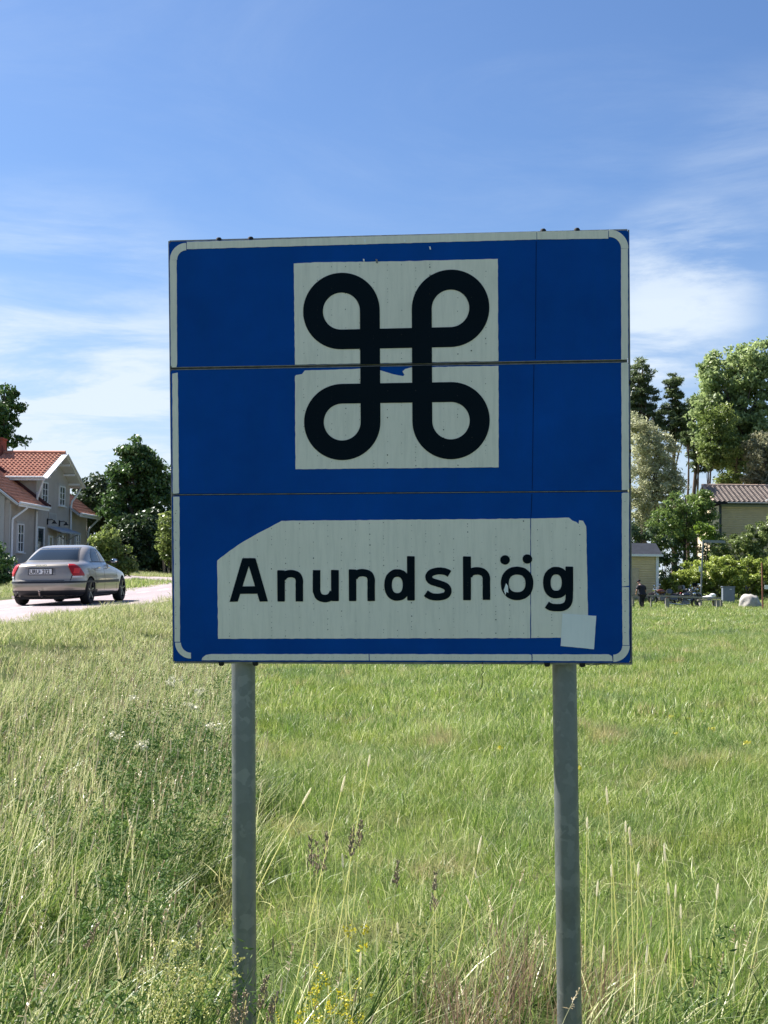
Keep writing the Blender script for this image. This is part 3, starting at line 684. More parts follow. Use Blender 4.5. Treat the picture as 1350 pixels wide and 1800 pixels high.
# right of the sign
tree('pine_tree', 1130, 1000, 108, [(1127, 662, 17, 38), (1132, 700, 30, 24), (1124, 740, 40, 32), (1106, 680, 20, 42)], 95, .6, 120, .42, LM['pine'], 'tall pine just right of the upper sign edge with feathery crown', 'pine', 'pines behind the parking area', seed=21, trunk_r=.26, bark=M_barkp, limbs=30, asp=.22, flat=.6)
tree('pine_tree', 1184, 1000, 106, [(1184, 678, 12, 22), (1185, 712, 20, 26), (1184, 742, 32, 24), (1190, 765, 20, 12)], 85, .52, 120, .42, LM['pine'], 'slim pointed pine standing alone between two larger crowns', 'pine', 'pines behind the parking area', seed=22, trunk_r=.24, bark=M_barkp, limbs=30, asp=.22, flat=.6)
tree('pine_tree', 1222, 1000, 112, [(1216, 730, 18, 30), (1222, 775, 20, 30), (1232, 810, 16, 24)], 70, .6, 110, .42, LM['pine'], 'dark pine half hidden in the left flank of the big deciduous tree', 'pine', 'pines behind the parking area', seed=23, trunk_r=.26, bark=M_barkp, limbs=22, asp=.22, flat=.6)
tree('aspen_tree', 1300, 990, 102, [(1292, 652, 62, 48), (1340, 650, 50, 52), (1256, 690, 38, 56), (1240, 740, 30, 50), (1320, 740, 70, 60), (1285, 770, 50, 60), (1350, 780, 50, 70), (1248, 650, 20, 20)], 330, .75, 130, .30, LM['birch'], 'huge spreading deciduous tree above the yellow house, tallest on the right', seed=24, trunk_r=.42, limbs=44)
tree('rowan_tree', 1345, 985, 97, [(1345, 800, 34, 46), (1330, 850, 26, 20)], 50, .6, 120, .24, leaf_mat('brownish_leaf', [(0.134, 0.148, 0.094), (0.269, 0.269, 0.161), (0.430, 0.403, 0.242)], 0.5), 'brownish green tree at the right edge above the tiled roof', seed=29, trunk_r=.2, limbs=12)
tree('birch_tree', 1248, 990, 98, [(1262, 745, 30, 34), (1268, 790, 30, 36), (1244, 800, 12, 26)], 90, .55, 120, .22, LM['hazel'], 'lighter green birch in front of the huge tree, left of the tiled roof', seed=25, trunk_r=.13, limbs=20)
tree('willow_tree', 1150, 1000, 96, [(1130, 790, 34, 52), (1160, 800, 28, 42), (1145, 850, 48, 50), (1180, 860, 26, 40), (1112, 750, 16, 26), (1120, 900, 40, 40)], 210, .6, 130, .22, LM['willow'], 'silvery olive willow rising right beside the blue sign', seed=26, trunk_r=.25, limbs=26, asp=.4)
for i, (bx, lab) in enumerate([(1209, 'thin bare trunk left in the gap between the pines and the big tree'), (1226, 'bare brown trunk, middle one of the three below the pines'), (1244, 'pale straight trunk nearest the tiled roof of the yellow house')]):
    tree('young_pine', bx, 1000, 104+i, [(bx, 770-i*6, 12, 14)], 8, .4, 80, .3, LM['pine'], lab, 'pine', 'bare young pine trunks', seed=40+i, trunk_r=.17-.02*i, bark=M_barkp, limbs=4)
tree('lilac_bush', 1205, 1000, 90, [(1200, 900, 40, 34), (1235, 915, 28, 34), (1190, 950, 36, 36), (1230, 880, 24, 16), (1170, 930, 30, 40), (1254, 950, 16, 22), (1246, 905, 14, 18), (1252, 988, 16, 24), (1224, 985, 24, 28)], 130, .48, 140, .19, LM['mid'], 'big round green bush left of the yellow house, above the hedge', 'bush', seed=31, trunk_r=.14, limbs=20)
tree('maple_sapling', 1242, 1000, 87, [(1240, 930, 17, 14), (1246, 942, 13, 8)], 14, .32, 130, .17, LM['lime'], 'bright yellow green maple sapling just above the bracket sign', 'bush', seed=32, trunk_r=.05, limbs=6)
tree('snowberry_bush', 1310, 1010, 87, [(1296, 962, 34, 26), (1335, 955, 30, 34), (1348, 925, 16, 20), (1265, 978, 20, 16)], 90, .38, 140, .17, leaf_mat('pale_bush_leaf', [(.09, .13, .04), (.18, .24, .07), (.40, .45, .20)], 0.45), 'leafy bush with pale leaves in front of the yellow house wall', 'bush', seed=33, trunk_r=0, limbs=14)
tree('clipped_hedge', 1290, 1050, 84, [(1200, 1030, 34, 26), (1225, 1015, 40, 32), (1270, 1012, 44, 34), (1320, 1012, 44, 34), (1360, 1015, 40, 34)], 190, .40, 160, .17, LM['hedge'], 'long loose yellow green hedge running behind motorcycles and boulder', 'hedge', seed=34, trunk_r=0, limbs=30, flat=.3)
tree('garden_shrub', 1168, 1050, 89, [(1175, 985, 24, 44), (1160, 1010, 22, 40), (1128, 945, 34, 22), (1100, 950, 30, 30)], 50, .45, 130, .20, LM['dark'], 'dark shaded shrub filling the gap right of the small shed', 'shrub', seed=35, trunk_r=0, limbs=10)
tree('woodland_edge', 1180, 1000, 114, [(1120, 925, 40, 46), (1175, 920, 46, 44), (1235, 925, 44, 50), (1290, 905, 40, 36)], 120, .7, 130, .32, LM['mid'], 'dark green thicket filling the gap low behind the willow and the bushes', 'thicket', seed=51, trunk_r=0, limbs=10)
tree('elder_bush', 1330, 985, 99, [(1322, 842, 22, 14), (1348, 838, 18, 18), (1285, 846, 26, 14)], 40, .5, 130, .22, LM['hazel'], 'yellow green bush showing just over the tiled ridge of the yellow house', 'bush', seed=52, trunk_r=0, limbs=8)
# woodland behind the sign, seen only from a step to the side
r_ = random.Random(9); protos = [o for o in bpy.data.objects if o.name in ('broadleaf_tree', 'lilac_bush')]

# ------------------------------------------------------------------ buildings
M_plaster = mat('grey_render', (.40, .36, .32), .9, var=.10, scale=1.2, bump=.2, bscale=30, dirt=(.33, .30, .27), dscale=.7)
M_plas2 = mat('pale_render', (.40, .39, .36), .9, var=.08, scale=1.5)
M_wh = mat('white_joinery', (.72, .73, .72), .5, var=.05, scale=8)
M_gray = mat('blue_grey_board', (.36, .40, .45), .6, var=.08, scale=5)
M_tile = mat('orange_clay_tile', (.56, .235, .145), .8, var=.28, scale=3.5, dirt=(.30, .13, .09), dscale=5)
M_tile2 = mat('brown_clay_tile', (.23, .185, .155), .8, var=.25, scale=3.5, dirt=(.17, .12, .10), dscale=4)
M_glass = mat('window_glass', (.03, .04, .05), .06, spec=.8, var=.3, scale=1.5)
M_dkred = mat('dark_red_flashing', (.07, .02, .018), .5, var=.2)
M_brick = mat('chimney_brick', (.23, .07, .045), .9, var=.25, scale=20, dirt=(.12, .05, .04), dscale=10)
def frameM(O, u, v):
    m = Matrix.Identity(4)
    for i in range(3): m[i][0] = u[i]; m[i][1] = v[i]; m[i][2] = (0, 0, 1)[i]; m[i][3] = O[i]
    return m
def tiles(ax, ay, bx_, by_, name, org, eu, ev, wid, lng, tw, tl, m, parent, skip=None):
    """pantiles: org lower corner, eu along the eave, ev up the slope (unit vectors)"""
    org = Vector(org); eu = Vector(eu).normalized(); ev = Vector(ev).normalized(); nn = eu.cross(ev).normalized()
    if nn.z < 0: nn = -nn
    V = []; F = []; r = random.Random(4)
    prof = [(0, .0), (.18, .045), (.38, .052), (.6, .012), (.85, -.008), (1.0, .0)]
    for i in range(int(wid/tw)):
        for j in range(int(round(lng/tl))):
            if skip and skip((i+.5)*tw, (j+.5)*tl): continue
            b = len(V); dz = r.uniform(-.004, .004)
            for (yy, lift) in ((0, .034), (1.04, .0)):
                for (px_, pz) in prof: V.append(org + eu*((i+px_)*tw) + ev*((j+yy)*tl) + nn*(pz*tw/.25+lift+dz))
            for q in prof: V.append(org + eu*((i+q[0])*tw) + ev*(j*tl) + nn*(q[1]*tw/.25-.005+dz))
            k = len(prof)
            for q in range(k-1):
                F.append((b+q, b+q+1, b+k+q+1, b+k+q)); F.append((b+2*k+q, b+2*k+q+1, b+q+1, b+q))
    me = fmesh(name, np.array([tuple(v) for v in V]), np.array(F), [m]); o = inst(name, me, parent); o['kind'] = 'stuff'; return o
def window(parent, u0, u1, z0, z1, cols, rows, v=0.0, fw=.07, name='window', glass=None, d=.06):
    """a window in the v=const wall of a building whose local axes are u (x), v (y, out = +y), z"""
    f = MB(); cu = (u0+u1)/2; cz = (z0+z1)/2; W = u1-u0; H = z1-z0
    f.box((u0+fw/2, v, cz), (fw, d*2, H)); f.box((u1-fw/2, v, cz), (fw, d*2, H))
    f.box((cu, v, z0+fw/2), (W-2*fw, d*2, fw)); f.box((cu, v, z1-fw/2), (W-2*fw, d*2, fw))
    iw = W-2*fw; ih = H-2*fw
    for i in range(1, cols): f.box((u0+fw+iw*i/cols, v, cz), (.06, d*1.6, ih))
    for j in range(1, rows): f.box((cu, v, z0+fw+ih*j/rows), (iw, d*1.2, .035))
    f.box((cu, v-.06, z0-.03), (W+.16, .20, .05))
    w_ = f.obj(name, M_wh, parent)
    pm = MB().box((0, 0, 0), (iw/cols-.02, .01, ih/rows-.02)).mesh('pane', glass or M_glass)
    for i in range(cols):
        for j in range(rows): inst('pane', pm, w_, Matrix.Translation((u0+fw+iw*(i+.5)/cols, v-.012, z0+fw+ih*(j+.5)/rows)))
    return w_
th = math.radians(3.9)
HU = (math.sin(th), math.cos(th), 0); HV = (math.cos(th), -math.sin(th), 0)
HO = Vector((-19.72, 74.0, 2.0))
# a mirrored frame would turn faces inside out, so u runs along local x and v is local -y
house = empty('grey_house', frameM(HO, HU, (-HV[0], -HV[1], 0)), 'two storey grey rendered house with orange tiled gabled roofs behind the car', 'house')
def hb_(b, u0, u1, v0, v1, z0, z1): return b.box(((u0+u1)/2, -(v0+v1)/2, (z0+z1)/2), (abs(u1-u0), abs(v1-v0), abs(z1-z0)))
ZE, ZA = 5.32, 7.02            # main eave and apex above the base
ZW = 3.62                      # wing eave
UG = 6.2
b = MB(); hb_(b, -4.1, -.002, -9, -.02, -1, ZW+.3); b.obj('wing_wall', M_plaster, house)
b = MB(); hb_(b, UG+.002, 10.0, -9, -.02, -1, ZW+.3); b.obj('wing_wall', M_plaster, house)
b = MB(); mu = UG/2
b.add([(0, 0, -1), (UG, 0, -1), (UG, 0, ZE+.15), (mu, 0, ZA-.05), (0, 0, ZE+.15), (0, 9, -1), (UG, 9, -1), (UG, 9, ZE+.15), (mu, 9, ZA-.05), (0, 9, ZE+.15)],
      [(0, 1, 2, 3, 4), (9, 8, 7, 6, 5), (0, 4, 9, 5), (1, 6, 7, 2), (4, 3, 8, 9), (3, 2, 7, 8)]); b.obj('gable_wall', M_plaster, house)
# corner pilasters and plinth
b = MB(); hb_(b, -4.16, -4.101, -1.1, -.3, -1, ZW+.4); hb_(b, -4.15, -3.9, -.02+.001, .03, -1, ZW); b.obj('pilaster', M_plas2, house)
def roof_slope(name, u_e, z_e, u_r, z_r, v0, v1, m):
    """cross-gable slope: eave line at u_e runs along v"""
    t = MB(); n_ = Vector((-(z_r-z_e), 0, (u_r-u_e))).normalized(); 
    if n_.z < 0: n_ = -n_
    a = Vector((u_e, -v1, z_e)); b_ = Vector((u_e, -v0, z_e)); c = Vector((u_r, -v0, z_r)); d_ = Vector((u_r, -v1, z_r)); k = n_*.12
    t.add([a, b_, c, d_, a-k, b_-k, c-k, d_-k], [(0, 1, 2, 3), (7, 6, 5, 4), (0, 4, 5, 1), (1, 5, 6, 2), (2, 6, 7, 3), (3, 7, 4, 0)])
    return t.obj(name, m, house)
OV = .68
pitchv = Vector((mu+.55, 0, ZA-ZE+.0)); 
M_soff = mat('white_soffit', (.60, .59, .56), .7, var=.05)
roof_slope('roof', -.55, ZE, mu, ZA, -9.3, OV, M_soff); roof_slope('roof', UG+.55, ZE, mu, ZA, -9.3, OV, M_soff)
sl_ = (Vector((mu, 0, ZA))-Vector((-.55, 0, ZE)))
tiles(0, 0, 0, 0, 'roof_tiles', (-.58, 9.3, ZE-.0), (0, -1, 0), sl_, 9.3+OV-.05, sl_.length+.02, .25, .33, M_tile, house)
sr_ = (Vector((mu, 0, ZA))-Vector((UG+.55, 0, ZE)))
tiles(0, 0, 0, 0, 'roof_tiles', (UG+.58, 9.3, ZE-.0), (0, -1, 0), sr_, 9.3+OV-.05, sr_.length+.02, .25, .33, M_tile, house)
b = MB(); b.tube([(mu, 9.3, ZA+.05), (mu, -OV+.04, ZA+.05)], .13, 10); b.obj('ridge_cap', M_tile, house, True)
b = MB()
for (ua, ub) in ((-.6, mu), (UG+.6, mu)):
    b.bar((ua, -OV-.02, ZE-.06), (ub, -OV-.02, ZA-.02), .05, .24, up=(0, 1, 0))
bo = b.obj('bargeboard', M_wh, house)
b = MB(); b.bar((-.62, -OV, ZE-.08), (-.62, 9.3, ZE-.08), .05, .18); b.tube([(-.70, -OV+.05, ZE+.0), (-.70, 9.3, ZE+.0)], .06, 8); b.obj('eave_gutter', M_wh, house)
b = MB(); b.tube([(UG+.68, -OV+.05, ZE), (UG+.68, 9.3, ZE)], .06, 8); b.obj('eave_gutter', M_wh, house)
for i in range(3):
    for s in (0, 1):
        b = MB()
        t = (i+.8)/3.4; uu = mu + (mu+.3)*t*(1 if s else -1); b.bar((uu, 0, ZA-.22-(ZA-ZE)*t), (uu, -OV, ZA-.22-(ZA-ZE)*t), .09, .12); b.obj('purlin', M_wh, house)
# wing roofs: eave along u at v=.62, sloping up towards -v
def wing(u0, u1, near):
    tp = math.radians(37); v_e = .62; lng = 6.2; z_e = ZW
    ev = Vector((0, math.cos(tp), math.sin(tp))); n_ = Vector((0, -math.sin(tp), math.cos(tp)))
    a = Vector((u0, -v_e, z_e)); b_ = Vector((u1, -v_e, z_e)); c = b_+ev*lng; d_ = a+ev*lng; k = n_*.14
    MB().add([a, b_, c, d_, a-k, b_-k, c-k, d_-k], [(0, 1, 2, 3), (7, 6, 5, 4), (0, 4, 5, 1), (1, 5, 6, 2), (2, 6, 7, 3), (3, 7, 4, 0)]).obj('roof', M_soff, house)
    tiles(0, 0, 0, 0, 'roof_tiles', (u0, -v_e-.03, z_e), (1, 0, 0), ev, u1-u0, lng, .25, .36, M_tile, house)
    # the far slope of the wing
    r0 = d_; e2 = Vector((0, math.cos(tp), -math.sin(tp))); MB().add([d_, c, c+e2*lng, d_+e2*lng, d_-Vector((0,0,.1)), c-Vector((0,0,.1)), c+e2*lng-Vector((0,0,.1)), d_+e2*lng-Vector((0,0,.1))], [(0, 1, 2, 3), (7, 6, 5, 4), (0, 4, 5, 1), (1, 5, 6, 2), (2, 6, 7, 3), (3, 7, 4, 0)]).obj('roof', M_tile, house)
    q = MB()
    q.bar((u0-.02, -v_e-.02, z_e-.06), (u0-.02, -v_e+math.cos(tp)*lng, z_e-.06+math.sin(tp)*lng), .05, .26, up=(1, 0, 0))
    q.obj('bargeboard', M_gray, house); q = MB()
    if u1 > 8: q.bar((u1+.02, -v_e-.02, z_e-.06), (u1+.02, -v_e+math.cos(tp)*lng, z_e-.06+math.sin(tp)*lng), .05, .26, up=(1, 0, 0))
    if u1 > 8: q.obj('bargeboard', M_gray, house)
    g_ = MB(); g_.tube([(u0, -v_e-.10, z_e+.02), (u1, -v_e-.10, z_e+.02)], .07, 8); g_.bar((u0, -v_e-.03, z_e-.08), (u1, -v_e-.03, z_e-.08), .04, .16); g_.obj('eave_gutter', M_wh, house)
wing(-4.6, .35, True); wing(UG+.02, 10.55, False)
# triangular gable ends of the wings
b = MB(); tp = math.radians(37)
b.add([(-4.1, .02, ZW+.2), (-4.1, 9.0, ZW+.2), (-4.1, 4.4, ZW+3.1), (-4.0, .02, ZW+.2), (-4.0, 9.0, ZW+.2), (-4.0, 4.4, ZW+3.1)], [(0, 2, 1), (3, 4, 5), (0, 1, 4, 3), (1, 2, 5, 4), (2, 0, 3, 5)]); b.obj('wing_gable', M_plaster, house)
# dark flashing where the near wing roof meets the upper wall
b = MB(); b.bar((-.02, -.72, ZW+.02+.10), (-.02, 5.0, ZW+.12+5.72*math.tan(tp)), .16, .10, up=(1, 0, 0)); b.bar((.30, -.76, ZW+.05+.08), (.30, .0, ZW+.65), .10, .06, up=(1, 0, 0)); b.obj('flashing', M_dkred, house)
# drainpipes
def pipe(pts): MB().tube(pts, .06, 8).obj('drainpipe', M_wh, house, True)
pipe([(-.3, -.5, ZE-.05), (-.3, -.45, ZE-.3), (-.22, -.12, ZE-1.2), (-.1, -.10, ZE-1.5), (-.1, -.10, ZW+.9)])
pipe([(-.12, -.10, ZW-.2), (-.12, -.10, -1)])
pipe([(UG+.45, -.55, ZE-.05), (UG+.2, -.4, ZE-.5), (UG+.05, -.12, ZE-.95), (UG, -.10, ZE-1.2), (UG, -.10, -1)])
pipe([(-3.2, -.68, ZW), (-3.3, -.62, ZW-.2), (-4.0, -.12, ZW-.8), (-4.0, -.10, ZW-1.0), (-4.0, -.10, -1)])
pipe([(10.2, -.68, ZW), (10.2, -.6, ZW-.2), (9.95, -.14, ZW-.75), (9.9, -.10, ZW-1), (9.9, -.10, -1)])
Z0 = HO.z
for (u0, u1, z0, z1, c_, r__) in ((.85, 1.85, 6.0-Z0, 7.2-Z0, 2, 3), (4.0, 5.05, 6.0-Z0, 7.2-Z0, 2, 3), (-3.0, -2.05, 3.05-Z0, 4.62-Z0, 2, 3), (7.4, 8.3, 3.1-Z0, 4.45-Z0, 2, 3)):
    window(house, u0, u1, z0, z1, c_, r__, -.03)
    hb_(MB(), u0-.16, u1+.16, 0, .03, z1+.02, z1+.14).obj('lintel', M_plas2, house)
window(house, .15, 1.4, .2, 4.6-Z0, 1, 1, -.03, .10, 'glazed_door')
window(house, 2.25, 2.95, 3.2-Z0, 4.15-Z0, 1, 1, -.03, .10, 'notice_board', mat('yellowish_notice', (.30, .28, .18), .5))
window(house, 3.9, 5.3, .2, 4.35-Z0, 2, 1, -.03, .10, 'glazed_door')
b = MB(); hb_(b, 2.2, 3.6, 0, .05, 5.05-Z0, 5.5-Z0); b.obj('wall_plaque', M_plas2, house)
b = MB(); hb_(b, 2.35, 3.45, .05, .06, 5.13-Z0, 5.42-Z0); b.obj('wall_plaque', mat('plaque_inset', (.33, .32, .30), .8), house)
b = MB(); z_ = 4.42-Z0
b.add([(2.1, 0, z_+.30), (5.9, 0, z_+.30), (5.9, -.85, z_), (2.1, -.85, z_), (2.1, 0, z_+.20), (5.9, 0, z_+.20), (5.9, -.85, z_-.10), (2.1, -.85, z_-.10)], [(0, 1, 2, 3), (7, 6, 5, 4), (0, 4, 5, 1), (1, 5, 6, 2), (2, 6, 7, 3), (3, 7, 4, 0)])
b.bar((3.1, 0, z_-.5), (3.1, -.75, z_-.05), .06, .06); b.bar((5.7, 0, z_-.5), (5.7, -.75, z_-.05), .06, .06); b.obj('canopy', M_gray, house)
for uu in (2.0, 4.2):
    b = MB(); b.box((uu, -.03, 4.95-Z0), (.08, .06, .35)); b.tube([(uu, -.05, 5.05-Z0), (uu, -.3, 5.08-Z0), (uu+.05, -.42, 4.98-Z0)], .025, 6); b.lathe([(.03, .12), (.05, .05), (.17, -.08)], Matrix.Translation((uu+.05, -.42, 4.92-Z0)), 12); b.obj('wall_lamp', M_dark, house)
b = MB(); b.box((mu, 3.9, ZA+.25), (.9, 1.6, 1.15)); b.box((mu, 3.9, ZA+.86), (1.0, 1.7, .10)); b.obj('chimney', M_brick, house)
b = MB(); b.box((mu, 3.3, ZA+.1), (.5, .45, .7)); b.obj('chimney', M_brick, house)

# yellow house on the right
M_yel = mat('yellow_siding', (.68, .56, .38), .7, var=.08, scale=2, dirt=(.58, .48, .34), dscale=1.5)
M_shed = mat('cream_siding', (.60, .50, .33), .7, var=.07, scale=2)
M_slate = mat('dark_shed_roof', (.028, .032, .042), .95, spec=.1, var=.2, scale=3)
def siding(parent, name, x0, x1, z0, z1, y, m, bh=.16):
    V = []; F = []; n = int((z1-z0)/bh)
    for i in range(n):
        b_ = len(V); za = z0+i*bh; zb = za+bh
        V += [(x0, y-.022, za), (x1, y-.022, za), (x1, y-.002, zb), (x0, y-.002, zb), (x0, y, za), (x1, y, za)]
        F += [(b_, b_+1, b_+2, b_+3), (b_+4, b_+5, b_+1, b_)]
    o = inst(name, fmesh(name, np.array(V), np.array(F), [m]), parent); o['kind'] = 'stuff'; return o
YY = 92.0; k = YY/FPX
pA = at(1267, 885, YY); pB = at(1395, 885, YY); g0 = 1.0
yh = empty('yellow_house', Matrix.Translation((pA.x, YY, g0)) @ Matrix.Rotation(math.radians(-2.0), 4, 'Z'), 'yellow wooden house with brown tiled roof behind the hedge', 'house')
WL = 11.0; ze = pA.z-g0
MB().box((WL/2, 4, ze/2-.3), (WL, 7.9, ze+.4)).obj('wall', M_yel, yh)
siding(yh, 'siding', 0, WL, -.3, ze-.15, .045, M_yel)
MB().box((-.04, .0, ze/2), (.16, .12, ze-.25)).obj('corner_board', mat('dark_corner_board', (.06, .065, .07), .6), yh)
b = MB(); b.box((WL/2, -.02, ze-.12), (WL, .05, .18)); b.obj('frieze_board', M_gray, yh)
tp = math.radians(24); ev = Vector((0, math.cos(tp), math.sin(tp))); lng = 4.6; rs0 = Vector((-.72, -.75, ze+.05))
apx = at(1256, 855, YY+3).z-g0; tp = math.atan2(apx-ze-.05, 3.75); ev = Vector((0, math.cos(tp), math.sin(tp))); lng = 3.75/math.cos(tp)
def slab(parent, name, a, b_, ev, lng, th_, m):
    c = b_+ev*lng; d_ = a+ev*lng; nn = (b_-a).cross(ev).normalized()*th_
    if nn.z < 0: nn = -nn
    return MB().add([a, b_, c, d_, a-nn, b_-nn, c-nn, d_-nn], [(0, 1, 2, 3), (7, 6, 5, 4), (0, 4, 5, 1), (1, 5, 6, 2), (2, 6, 7, 3), (3, 7, 4, 0)]).obj(name, m, parent)
re = rs0+Vector((WL+1.4, 0, 0)); ev2 = Vector((0, math.cos(tp), -math.sin(tp)))
slab(yh, 'roof', rs0, re, ev, lng, .12, M_dark); slab(yh, 'roof', rs0+ev*lng, re+ev*lng, ev2, lng, .12, M_tile2)
tiles(0, 0, 0, 0, 'roof_tiles', rs0+Vector((0, -.03, .01)), (1, 0, 0), ev, WL+1.4, lng, .34, .30, M_tile2, yh)
b = MB(); q = rs0+ev*lng; b.tube([(q.x, q.y, q.z+.06), (q.x+WL+1.4, q.y, q.z+.06)], .12, 8); b.tube([(rs0.x+.06, rs0.y, rs0.z+.08), (q.x+.06, q.y, q.z+.08)], .09, 8); b.obj('ridge_cap', mat('pale_ridge_tile', (.40, .29, .22), .8, var=.2), yh, True)
b = MB(); b.box((WL/2-.3, -.80, ze-.02), (WL+1.0, .06, .16)); b.obj('fascia', M_dark, yh); 
b = MB(); b.tube([(.3, -.86, ze+.0), (4.2, -.86, ze+.0)], .05, 8); b.obj('gutter', M_alu, yh, True)
# porch gable at the right end of what is seen
b = MB(); gx = 2.85; b.bar((gx, -1.1, ze+.15), (gx+2.0, -1.1, ze+1.05), .05, .22, up=(0, 1, 0)); b.bar((gx+4.0, -1.1, ze+.15), (gx+2.0, -1.1, ze+1.05), .05, .22, up=(0, 1, 0)); b.obj('porch_bargeboard', M_wh, yh)
b = MB(); b.add([(gx+.2, -1.05, ze+.05), (gx+3.8, -1.05, ze+.05), (gx+2, -1.05, ze+.95), (gx+.2, .4, ze+.05), (gx+3.8, .4, ze+.05), (gx+2, 1.6, ze+.95)], [(0, 1, 2), (3, 5, 4), (0, 2, 5, 3), (1, 4, 5, 2), (0, 3, 4, 1)]); b.obj('porch_gable', M_gray, yh)
for px_ in (gx+.3, gx+3.7): MB().box((px_, -1.0, ze/2), (.12, .12, ze)).obj('porch_post', M_wh, yh)
window(yh, 1.1, 2.0, -.2, 1.7, 2, 2, .0)
# shed behind the man
YS = 82.0; pS = at(1157, 1058, YS); zs = float(gz(pS.x, YS)); top = at(1157, 976, YS).z
shed = empty('garden_shed', Matrix.Translation((pS.x, YS, zs)), 'small cream wooden shed with dark roof behind the man', 'shed')
hh = top-zs; Wd = 4.4
MB().box((-Wd/2, 1.8, hh/2), (Wd, 3.5, hh)).obj('wall', M_shed, shed); siding(shed, 'siding', -Wd, -.02, 0, hh-.1, .045, M_shed, .15)
MB().box((-.06, .0, hh/2), (.17, .12, hh)).obj('corner_board', M_wh, shed)
b = MB(); b.box((-1.62, -.01, 1.05), (.78, .05, 1.9)); do = b.obj('shed_door', mat('door_cream', (.50, .41, .27), .7), shed)
slab(shed, 'roof', Vector((-Wd-.3, -.3, hh+.02)), Vector((.22, -.3, hh+.02)), Vector((0, .93, .35)), 2.25, .10, M_slate)
slab(shed, 'roof', Vector((-Wd-.3, 1.79, hh+.81)), Vector((.22, 1.79, hh+.81)), Vector((0, .93, -.35)), 2.25, .10, M_slate)
MB().box((-Wd/2, -.33, hh-.02), (Wd+.5, .05, .14)).obj('fascia', M_wh, shed)

# ------------------------------------------------------------------ the car
def body_tab():
    T = np.array([
        # z,   rear,  front, halfw, n
        (.17, .34, 4.25, .74, 5), (.22, .16, 4.44, .84, 5), (.30, .05, 4.54, .885, 5), (.42, .0, 4.585, .90, 5), (.50, .0, 4.585, .905, 5), (.56, .015, 4.56, .905, 5),
        (.60, .05, 4.54, .905, 5), (.68, .06, 4.48, .90, 5), (.74, .07, 4.36, .893, 5), (.80, .085, 4.08, .88, 4.8), (.86, .10, 3.74, .862, 4.6), (.91, .115, 3.44, .84, 4.4), (.945, .15, 3.28, .815, 4.2),
        (.968, .20, 3.20, .80, 4.1), (.985, .36, 3.16, .785, 4.0), (1.0, .56, 3.12, .775, 4.0), (1.03, .70, 3.06, .76, 4.0), (1.10, .84, 2.96, .735, 4.0), (1.18, 1.01, 2.83, .706, 4.0), (1.26, 1.20, 2.68, .672, 4.0), (1.33, 1.40, 2.53, .634, 4.0),
        (1.38, 1.58, 2.40, .59, 3.6), (1.41, 1.76, 2.27, .52, 3.2), (1.425, 1.92, 2.16, .40, 2.8)])
    return T
BT = body_tab()
def btab(z): return [float(np.interp(z, BT[:, 0], BT[:, i])) for i in range(1, 5)]
def outline(z, s, off=0.):
    """s: 0 rear centre, 1 side amidships, 2 front centre (right-hand side of the car is y<0)"""
    xr, xf, w_, n = btab(z); a = (xf-xr)/2; xc = (xf+xr)/2; K = .5**(1/n)
    q = s if s <= 1 else 2-s
    if q < .5: yn = q/.5*K; xn = (max(0, 1-yn**n))**(1/n)
    else: xn = (1-(q-.5)/.5)*K; yn = (max(0, 1-xn**n))**(1/n)
    X = (a+off)*xn*(-1 if s <= 1 else 1)
    return (xc+X, -(w_+off)*yn, z)
def s_of_x(z, x):
    xr, xf, w_, n = btab(z); a = (xf-xr)/2; xc = (xf+xr)/2; K = .5**(1/n); xn = min(.9999, abs(x-xc)/a)
    if xn <= K: q = .5+.5*(1-xn/K)
    else: q = .5*((1-xn**n)**(1/n))/K
    return q if x < xc else 2-q
def s_of_y(z, y):
    xr, xf, w_, n = btab(z); K = .5**(1/n); yn = min(.99999, abs(y)/w_)
    return .5*yn/K if yn <= K else 1-.5*((1-yn**n)**(1/n))/K
Mc_paint = mat('champagne_paint', (.33, .285, .23), .32, .30, var=.02, coat=.9, spec=.5)
Mc_glass = mat('car_glass', (.006, .010, .012), .05, spec=.5, var=.1)
Mc_blk = mat('black_plastic', (.018, .019, .022), .5)
Mc_tyre = mat('tyre_rubber', (.012, .012, .012), .8)
Mc_rim = mat('alloy_rim', (.42, .42, .43), .3, .8)
Mc_red = mat('red_lamp_lens', (.36, .006, .006), .35, var=.1, spec=.4)
Mc_red2 = mat('red_lamp_reflector', (.75, .04, .03), .3, var=.1, spec=.4)
Mc_clr = mat('clear_lamp_lens', (.60, .58, .58), .12, spec=.8)
Mc_plate = mat('number_plate_white', (.68, .69, .69), .4, var=.02)
Mc_chr = mat('chrome', (.7, .7, .7), .12, 1.0)
rc = at(96, 1064, 31.3)
cz = float(surf_road(rc.x, 31.3))+.004
hd = math.radians(4.4)
CM = Matrix.Translation((rc.x, 31.3, cz)) @ Matrix.Rotation(math.pi/2-hd, 4, 'Z') @ Matrix.Rotation(-math.radians(.9), 4, 'Y') @ Matrix.Rotation(math.radians(-1.25), 4, 'X') @ Matrix.Translation((-1.0, 0, 0))
car = empty('car', CM, 'champagne coloured four door saloon driving away on the road', 'car')
zz = np.concatenate([np.linspace(.17, .98, 34), np.linspace(1.0, 1.425, 22)]); ss = np.concatenate([np.linspace(0, .5, 9)[:-1], np.linspace(.5, 1, 13)[:-1], np.linspace(1, 1.5, 13)[:-1], np.linspace(1.5, 2, 9)])
V = []; full = list(ss) + [-s_ for s_ in ss[::-1][1:-1]]; nn = len(full)
for z in zz:
    for s_ in full:
        x, y, z_ = outline(z, abs(s_)); V.append((x, y if s_ >= 0 else -y, z))
